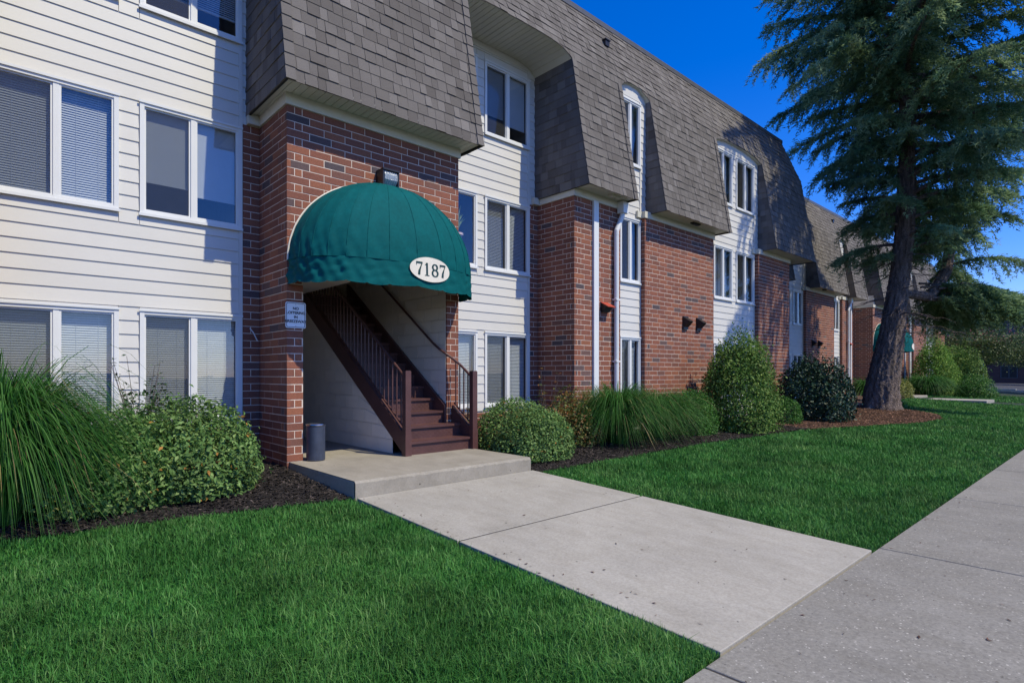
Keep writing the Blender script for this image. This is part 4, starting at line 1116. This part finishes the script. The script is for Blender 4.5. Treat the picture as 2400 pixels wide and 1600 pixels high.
# far bed by the second entrance
G_FAR = leaf_mat('sunny_holly_leaf', (.055, .14, .018), (.15, .29, .05), (.33, .44, .12), .6, .1, .3, 1.2)
shrub('golden_shrub', 'yellow shrub right of the cedar trunk by the far porch', (33.9, 8.0), (.75, .6, .92), 2600, .075, G_YEL, ragged=.2)
shrub('holly_bush', 'tall bright holly at the far end of the wing, nearer the far awning', (41.0, 7.9), (1.5, 1.3, 3.3), 11000, .12, G_FAR, ragged=.15, cone=.25)
shrub('holly_bush', 'tall rounded green holly at the far corner of the wing', (44.0, 7.2), (1.5, 1.3, 3.0), 9500, .12, G_HOLLY, ragged=.15, cone=.15)
shrub('juniper_shrub', 'low spreading juniper at the foot of the far hollies', (41.2, 6.2), (1.35, 1.0, 1.15), 5000, .09, G_BOX, ragged=.3)
shrub('boxwood_shrub', 'little bright green tuft at the right foot of the cedar trunk', (25.1, 6.1), (.5, .45, .42), 1500, .05, G_BOX, ragged=.2)

def fountain(label, c, h, spread, n, parts=9, mat=G_MISC, wid=.0055, lean=(0, 0)):
    x, y = c; z = gzf(x, y) - .02
    root = empty('fountain_grass', (x, y, z), label, 'ornamental grass', 'clumps of ornamental grass')
    a = RNG.uniform(0, 2 * np.pi, n); q = RNG.random(n) ** .6
    r0 = RNG.uniform(0, .16, n) * spread; L = h * np.clip(RNG.normal(.92, .17, n), .45, 1.4); sp = spread * (.22 + .82 * q) * RNG.uniform(.6, 1.3, n); L = L * (.72 + .28 * q)
    droop = .22 + .78 * q * RNG.uniform(.45, 1.15, n)
    f = np.linspace(0, 1, parts)[None, :]
    rad = r0[:, None] + sp[:, None] * (f ** 1.35)
    zz = L[:, None] * (1.42 * f - .42 * f ** 2 - droop[:, None] * f ** 2.6)
    wob = RNG.normal(0, .03, n)[:, None] * f
    cx = x + np.cos(a)[:, None] * rad - np.sin(a)[:, None] * wob + lean[0] * f ** 1.5; cy = y + np.sin(a)[:, None] * rad + np.cos(a)[:, None] * wob + lean[1] * f ** 1.5; cz = np.maximum(z + zz, z + .01)
    w_ = wid * RNG.uniform(.7, 1.3, n)[:, None] * (1 - f ** 2.2 * .93)
    sx, sy = -np.sin(a + RNG.normal(0, .7, n))[:, None], np.cos(a + RNG.normal(0, .7, n))[:, None]
    Lf = np.stack([cx - sx * w_, cy - sy * w_, cz], 2); Rt = np.stack([cx + sx * w_, cy + sy * w_, cz], 2)
    V = np.stack([Lf, Rt], 2).reshape(-1, 3)                       # n*parts*2
    i = (np.arange(n) * parts * 2)[:, None]; T = []
    for k in range(parts - 1): T += [i + [2 * k, 2 * k + 1, 2 * k + 3], i + [2 * k, 2 * k + 3, 2 * k + 2]]
    T = np.concatenate(T, 1).reshape(-1, 3)
    t = np.where(RNG.random(n) < .035, 1.0, np.clip(RNG.normal(0, .5, n), -1, .78)); np_mesh('blades', V, T, mat, np.repeat(t, 2 * (parts - 1)), root, kind='stuff')
fountain('tall arching fountain grass at the left edge in front of the siding', (.06, 6.62), 2.08, 1.06, 6500)
fountain('arching fountain grass in front of the downspout pier', (8.70, 6.55), 1.64, 1.02, 6200)
fountain('second arching fountain grass merging right of the first, before the wide brick bay', (10.05, 6.6), 1.48, 1.0, 5200, lean=(.15, 0))
fountain('far fountain grass just right of the cedar trunk', (29.2, 8.1), 1.5, .9, 1800, 7, wid=.012)
fountain('big far fountain grass between the far porch and the hollies', (38.9, 7.9), 1.75, 1.35, 2600, 7, wid=.015)

# ------------------------------------------------------------------ the cedar
def cedar():
    x0, y0 = TREE; z0 = gzf(x0, y0) - .1
    root = empty('cedar_tree', (x0, y0, z0), 'big leaning cedar with dark trunk and drooping blue-green boughs', 'tree')
    rv = np.array([.736, -.677])
    path = [(-.06, 0, .80), (-.05, .25, .68), (-.02, .7, .60), (.12, 1.5, .51), (.36, 2.8, .405), (.47, 3.7, .335), (.62, 4.8, .305), (.74, 5.8, .29), (.82, 7.4, .275), (.84, 9.2, .22), (.78, 11.5, .17), (.72, 14, .11), (.70, 17.2, .03)]
    zs = np.array([p[1] for p in path]); ls = np.array([p[0] for p in path]); rs = np.array([p[2] for p in path])
    rs = rs * np.interp(zs, [0, 2, 6], [.80, .86, .95])
    def ax(z): l = np.interp(z, zs, ls); return np.array([x0 + rv[0] * l, y0 + rv[1] * l, z0 + z])
    NA, NZ = 72, 190; V = []
    zz = np.concatenate([np.linspace(0, 6, 120), np.linspace(6.1, 17.2, NZ - 120)])
    an = np.linspace(0, 2 * np.pi, NA, endpoint=False)
    ph = RNG.uniform(0, 6.28, 12)
    for z in zz:
        c = ax(z); r = np.interp(z, zs, rs)
        ridg = np.zeros(NA)
        for k in range(6): ridg += np.sin(an * (9 + 5 * k) + ph[k] + 1.2 * np.sin(z * (1.3 + .5 * k) + ph[k + 6]) * 1.5) / (1 + .35 * k)
        plate_ = np.sin(an * 14 + z * 9 + 2 * np.sin(z * 3.1)) * np.sin(z * 17 + an * 5)
        rr = r * (1 + .058 * ridg * .5 + .045 * plate_ + .08 * np.exp(-z / .35) * np.sin(an * 5 + 1))+ RNG.normal(0, .010, NA)
        V.append(np.stack([c[0] + rr * np.cos(an), c[1] + rr * np.sin(an), np.full(NA, c[2])], 1))
    V = np.concatenate(V); T = []
    for i in range(NZ - 1):
        for j in range(NA):
            a = i * NA + j; b_ = i * NA + (j + 1) % NA; T += [(a, b_, b_ + NA), (a, b_ + NA, a + NA)]
    np_mesh('trunk', V, T, M['bark'], parent=root)
    # boughs
    bm = MB(); FV = []; FT = []; cnt = 0
    def bough(start, az, L, rise, droop, r, dens=1.0, bare=.12):
        nonlocal cnt
        d = np.array([math.cos(az), math.sin(az)]); N = 12; pts = []; bend = RNG.normal(0, .10)
        for i in range(N + 1):
            f = i / N; s = L * f; off = bend * L * f * f
            pts.append((start[0] + d[0] * s - d[1] * off, start[1] + d[1] * s + d[0] * off, start[2] + L * (rise * f - droop * f ** 2.4)))
        bm.tube(pts, [r * (1 - f_ / (N * 1.08)) + .006 for f_ in range(N + 1)], 6)
        P = np.array(pts)
        nb = int(L * 11.5 * dens)
        for k in range(nb):
            f = bare + (1 - bare) * (k + RNG.random()) / nb; i = min(int(f * N), N - 1); g = f * N - i
            p = P[i] * (1 - g) + P[i + 1] * g; side = 1 if k % 2 else -1
            aa = az + side * RNG.uniform(.45, 1.25); l = (.35 + .75 * math.sin(math.pi * min(1, f * .85 + .12))) * RNG.uniform(.6, 1.2) * min(1, L / 3)
            n = int(7 + l * 14); q = np.linspace(.04, 1, n)
            rs_ = RNG.uniform(-.05, .22); dr = RNG.uniform(.45, 1.25)
            c = np.stack([p[0] + math.cos(aa) * l * q, p[1] + math.sin(aa) * l * q, p[2] + l * (rs_ * q - dr * q ** 2)], 1)
            m_ = 4; cc = np.repeat(c, m_, 0) + RNG.normal(0, .035, (n * m_, 3)); u = RNG.normal(size=(n * m_, 3)) * .75
            u += np.array([math.cos(aa), math.sin(aa), -.55]); u /= np.linalg.norm(u, axis=1, keepdims=True)
            Ln = RNG.uniform(.09, .20, n * m_)[:, None]; s = np.cross(u, RNG.normal(size=(n * m_, 3))); s /= np.linalg.norm(s, axis=1, keepdims=True)
            w_ = RNG.uniform(.011, .024, n * m_)[:, None]
            FV.append(np.stack([cc - s * w_, cc + s * w_, cc + u * Ln], 1).reshape(-1, 3)); FT.append(np.full(n * m_, np.clip(RNG.normal(.0 + .5 * (f - .5), .4), -1, 1)))
    def Lmax(z, az):
        side = math.cos(az - math.atan2(rv[1], rv[0])); w_ = .5 + .5 * side      # 1 to the right of the picture
        lf = np.interp(z, [4.5, 6.5, 8, 9, 10, 11.5, 13, 14.5, 16, 17], [.9, 1.5, 1.9, 2.1, 3.0, 4.2, 4.8, 4.3, 2.6, .8])
        rt = np.interp(z, [4.5, 6, 8, 10, 12, 14, 17], [3.2, 5.0, 6.4, 6.9, 6.5, 5.4, 1.4])
        sun = max(0, math.cos(az - math.atan2(-1, .33))) ** 3      # thinner towards the open side, so that the trunk catches light
        fr = max(0, math.cos(az - R(-150))) ** 2 * np.interp(z, [9.3, 10.3], [0, 1])      # the long boughs over the lawn
        return (lf * (1 - w_) + rt * w_) * (1 + .42 * fr) * (1 - .62 * sun * np.interp(z, [8.5, 11.5], [1, 0]))
    z = 5.2; az = .4
    while z < 16.8:
        az += 2.399 + RNG.normal(0, .25)
        L = Lmax(z, az) * RNG.uniform(.72, 1.12)
        bough(ax(z), az, L, RNG.uniform(.10, .38), RNG.uniform(.12, .36), .035 + .014 * L, dens=RNG.uniform(.9, 1.35), bare=.10 if z > 8 else .3)
        z += .108 if z > 7 else .20
    # the heavy limb that leaves low on the right and turns upward
    st = ax(3.9); lx = lambda l, d, z: (x0 + rv[0] * l + .677 * d, y0 + rv[1] * l + .736 * d, z0 + z)
    limb = [tuple(st), lx(1.2, .5, 4.0), lx(2.2, .9, 3.95), lx(2.75, 1.2, 4.35), lx(3.3, 1.5, 5.0), lx(3.6, 1.7, 5.9), lx(3.9, 1.9, 7.2), lx(4.1, 2.0, 9.0), lx(4.2, 2.0, 11)]
    bm.tube(limb, [.16, .15, .17, .19, .18, .16, .13, .09, .03], 10)
    for k in range(24):
        f = RNG.uniform(.45, 1); i = min(int(f * 8), 7); g = f * 8 - i; p = np.array(limb[i]) * (1 - g) + np.array(limb[i + 1]) * g
        bough(p, RNG.uniform(0, 6.28), RNG.uniform(1.4, 3.0), RNG.uniform(.05, .3), RNG.uniform(.2, .5), .03, 1.1, .12)
    # low boughs hanging right across the frame
    for k in range(14):
        p = lx(RNG.uniform(1.8, 3.2), RNG.uniform(.5, 1.5), RNG.uniform(3.7, 4.5))
        bough(p, math.atan2(rv[1], rv[0]) + RNG.normal(.1, .55), RNG.uniform(1.8, 3.8), RNG.uniform(-.05, .12), RNG.uniform(.15, .42), .035, 1.25, .15)
    # bare twigs low on the trunk
    for k in range(46):
        zt = RNG.uniform(2.6, 6.2); a = RNG.uniform(0, 6.28); L = RNG.uniform(.5, 2.1); c = ax(zt)
        pts = [(c[0] + math.cos(a) * L * f + RNG.normal(0, .03), c[1] + math.sin(a) * L * f + RNG.normal(0, .03), c[2] + L * (.15 * f - .35 * f * f) + RNG.normal(0, .02)) for f in (0.05, .3, .55, .8, 1)]
        bm.tube(pts, [.02, .016, .012, .008, .004], 5)
        for q in range(3):
            b0 = pts[1 + q]; a2 = a + RNG.normal(0, .8); l = L * .35
            bm.tube([b0, (b0[0] + math.cos(a2) * l * .5, b0[1] + math.sin(a2) * l * .5, b0[2] - .03), (b0[0] + math.cos(a2) * l, b0[1] + math.sin(a2) * l, b0[2] - l * .3)], [.008, .006, .003], 4)
    bm.build('boughs', M['bark'], root, kind='stuff')
    V = np.concatenate(FV); T = np.arange(len(V)).reshape(-1, 3)
    np_mesh('crown', V, T, leaf_mat('cedar_needles', (.058, .125, .048), (.165, .265, .125), (.34, .44, .23), .65, .1, .45, 1.0), np.concatenate(FT), root, kind='stuff')
    # two sawn limb scars
    m = MB(); c = ax(3.62)
    d = Vector((.50, -.82, .22)).normalized()
    p = Vector(c) + d * .26; m.tube([p, p + d * .12], [.12, .10], 9); o = m.build('limb_scar', mat('sawn_wood', (.34, .21, .13), .8, .2, 12), root)
    print('cedar tris', len(T))
cedar()

# ------------------------------------------------------------------ small trees and buildings beyond
def small_tree(name, label, c, h, cr, n, mat, size, blooms=0, group=None):
    x, y = c; z = gzf(x, y) - .05
    root = empty(name, (x, y, z), label, 'tree', group); tk = MB()
    for k in range(5):
        a = k * 1.26 + random.random(); tk.tube([(x + .08 * math.cos(a), y + .08 * math.sin(a), z), (x + .25 * math.cos(a), y + .25 * math.sin(a), z + h * .35), (x + cr * .45 * math.cos(a), y + cr * .45 * math.sin(a), z + h * .62), (x + cr * .7 * math.cos(a), y + cr * .7 * math.sin(a), z + h * .85)], [.085, .065, .04, .012], 7)
    tk.build('trunk', M['bark'], root)
    nc = 34; C = RNG.normal(size=(nc, 3)); C /= np.linalg.norm(C, axis=1, keepdims=True); C *= RNG.uniform(.35, .95, nc)[:, None]
    C = C * np.array([cr, cr, h * .32]) + np.array([x, y, z + h * .66]); k = RNG.integers(0, nc, n)
    P = C[k] + RNG.normal(size=(n, 3)) * np.array([cr, cr, h * .3]) * .19
    N = RNG.normal(size=(n, 3)); N[:, 2] += .5
    leaves('crown', root, P, N, size, mat, np.clip(RNG.normal(0, .45, n), -1, 1))
    if blooms:
        top = C[C[:, 2] > z + h * .70]; k = RNG.integers(0, len(top), blooms); P = top[k] + RNG.normal(size=(blooms, 3)) * .30; P[:, 2] += .25
        leaves('blossom', root, P, RNG.normal(size=(blooms, 3)), size * .8, PINK, RNG.uniform(-1, 1, blooms))
PINK = leaf_mat('crape_bloom', (.30, .05, .08), (.45, .12, .16), (.55, .22, .25), .6, .3, .3)
G_MYR = leaf_mat('myrtle_leaf', (.030, .060, .016), (.070, .115, .030), (.14, .18, .05), .5, .4, .25, .8)
small_tree('crape_myrtle', 'crape myrtle with pinkish blooms beyond the far hollies', (52.5, 7.6), 4.6, 2.9, 15000, G_MYR, .13, 1000)
small_tree('crape_myrtle', 'crape myrtle at the right edge of the view before the dark building', (54.5, 3.6), 4.2, 2.7, 13000, G_MYR, .13, 800)
small_tree('shade_tree', 'dark green tree far behind the end of the wing', (70, 12.5), 7.0, 3.4, 8000, G_PRIV, .22)
small_tree('shade_tree', 'broad dark tree far off at the right edge', (78, 6.5), 6.5, 3.6, 8000, G_PRIV, .22)
for (x, y, hh, lb) in ((108, 31, 9, 'distant green tree peeking over the left end of the dark building'), (112, 10, 10, 'distant green tree rising behind the roof of the dark building')):
    small_tree('shade_tree', lb, (x, y), hh, 5, 4000, G_PRIV, .4)

fb = empty('apartment_building', (92, 4, 0), 'dark brick building far off across the lot at the right', 'apartment building')
X = 92.0; m = MB(); m.box(X, X + 12, -22, 26, -.4, 5.0); m.build('wall', mat('far_brick', (.12, .055, .045), .9, .15, 3), fb)
m = MB(); m.hexa([(X - .6, -22.6, 4.8), (X + 12, -22.6, 4.8), (X + 12, 26.6, 4.8), (X - .6, 26.6, 4.8), (X + .6, -22, 8.6), (X + 12, -22, 8.6), (X + 12, 26, 8.6), (X + .6, 26, 8.6)]); m.build('roof', mat('far_slate', (.050, .052, .062), .9, .15, 3), fb)
for k in range(9):
    for zz in (.6, 3.0):
        y = -19 + k * 4.9; m = MB(); m.box(X - .06, X - .005, y - .8, y + .8, zz, zz + 1.5); wo_ = m.build('window', M['roofmetal'], fb)
        m = MB(); m.box(X - .075, X - .061, y - .72, y - .04, zz + .08, zz + 1.42); m.box(X - .075, X - .061, y + .04, y + .72, zz + .08, zz + 1.42); m.build('pane', M['darkmetal'], wo_)
    m = MB(); m.box(X - .10, X - .01, y_ := (-16.6 + k * 4.9), y_ + .25, -.3, 4.7); m.build('pilaster', M['fascia'], fb)

# lot and kerb beyond the lawn
m = MB(); m.face([(56.5, -40, -.352), (86, -40, -.352), (86, 60, -.08), (56.5, 60, -.08)]); 
lot = sheet('parking_lot', list(np.arange(57, 88, 1.0)), lambda x: (-40.0, 40.0), M['asphalt'], .02, 60)
kb = MB()
for k in range(40):
    y = -30 + k * 1.5; z = gzf(56.8, y + .75) ; kb.box(56.6, 56.8, y + .01, y + 1.49, z - .1, z + .14)
kb.build('kerb', M['kerb'], kind='structure')

# far entry walk with two low steps
fw = MB(); fw.box(34.9, 37.1, 4.75, 7.545, -.5, -.14); fw.box(34.9, 37.1, 1.53, 4.745, -.55, -.34)
fw.build('entry_walk', M['step'], kind='structure')

# ------------------------------------------------------------------ lawn blades
def lawn(n_try, seed):
    rng = np.random.default_rng(seed)
    # sample by distance so that near grass is dense and far grass sparse
    d = 1.6 * (46 / 1.6) ** (rng.random(n_try) ** 1.0)
    a = rng.uniform(R(-8), R(93), n_try)
    x, y = d * np.cos(a), d * np.sin(a)
    keep = (y > 1.525) & (y < bed(x) + .02) & ~((x > 2.935) & (x < 5.615)) & (d > 1.7) & ~((x > 34.8) & (x < 37.2))
    # only what the frame can show (with some margin to both sides)
    dep = x * .677 + y * .736; lat = x * .736 - y * .677
    keep &= (dep > .8) & (np.abs(lat / dep) < 1.05)
    pa = np.minimum(1, (d / 3.2) ** .25)          # log sampling already falls as 1/d^2
    keep &= rng.random(n_try) < pa
    x, y, d = x[keep], y[keep], d[keep]; n = len(x)
    clump = np.sin(x * 7.1 + 2 * np.sin(y * 3.3)) * np.sin(y * 6.3 + 1.7 * np.sin(x * 2.9)) + .6 * np.sin(x * 2.1 - y * 2.6 + 1) + .5 * np.sin(x * 17 + y * 5) * np.sin(y * 19 - x * 4)
    h = (.028 + .013 * clump + rng.gamma(1.4, .012, n)) * rng.uniform(.7, 1.25, n)
    edge = np.minimum.reduce([np.abs(y - 1.52), np.abs(y - bed(x)), np.where(x < 4, np.abs(2.94 - x), np.abs(x - 5.61))])
    h = np.clip(h, .02, .17) * np.clip(.45 + edge * 3, .45, 1)
    w_ = .0014 + .00040 * np.maximum(d, 2) * rng.uniform(.7, 1.3, n)
    az = rng.uniform(0, 2 * np.pi, n); lean = h * np.clip(rng.normal(.75, .5, n), 0, 2.0) 
    z = gz(x, y) - .03
    base = np.stack([x, y, z], 1); s = np.stack([-np.sin(az), np.cos(az), np.zeros(n)], 1) * w_[:, None]
    dv = np.stack([np.cos(az), np.sin(az), np.zeros(n)], 1)
    hh = (h + .03)
    m1 = base + dv * (lean * .35)[:, None]; m1[:, 2] += hh * .6
    tip = base + dv * lean[:, None]; tip[:, 2] += hh * np.clip(1 - (lean / h) ** 2 * .17, .35, 1)
    V = np.stack([base - s, base + s, m1 + s * .8, m1 - s * .8, tip], 1).reshape(-1, 3)
    i = (np.arange(n) * 5)[:, None]; T = np.concatenate([i + [0, 1, 2], i + [0, 2, 3], i + [3, 2, 4]], 1).reshape(-1, 3)
    t = np.clip(rng.normal(-.1, .38, n) + .25 * clump * .5 + (rng.random(n) < .035) * 1.0, -1, 1)
    o = np_mesh('grass', V, T, M['grass'], np.repeat(t, 3), kind='stuff')
    print('lawn blades', n)
lawn(1250000, 3)
def litter(n):
    x = np.concatenate([RNG.uniform(3.0, 5.6, n), RNG.uniform(2.5, 9, n)]); y = np.concatenate([RNG.uniform(1.6, 5.6, n), RNG.uniform(.2, 1.5, n)])
    edge = RNG.random(2 * n) < .45; y = np.where(edge & (x > 5.7), 1.5 - RNG.random(2 * n) ** 2 * .15, y); x = np.where(edge & (y > 1.52), 2.97 + RNG.random(2 * n) ** 2 * .25, x)
    z = np.where(y > 1.52, np.interp(y, [1.52, 5.67], [-.354, -.180]), -.362) + .004
    m = 2 * n; a = RNG.uniform(0, 6.28, m); L = RNG.uniform(.006, .022, m); W = L * RNG.uniform(.15, .45, m)
    d = np.stack([np.cos(a), np.sin(a), np.zeros(m)], 1); q = np.stack([-np.sin(a), np.cos(a), np.zeros(m)], 1); c = np.stack([x, y, z], 1)
    V = np.stack([c - d * L[:, None], c + q * W[:, None] + [0, 0, .003], c + d * L[:, None] + [0, 0, .004], c - q * W[:, None] + [0, 0, .001]], 1).reshape(-1, 3)
    i = (np.arange(m) * 4)[:, None]; T = np.concatenate([i + [0, 2, 1], i + [0, 3, 2]], 1).reshape(-1, 3)
    np_mesh('fallen_leaves', V, T, M['mulchred'], np.repeat(RNG.uniform(-.8, 1.2, m), 2), kind='stuff')
litter(85)
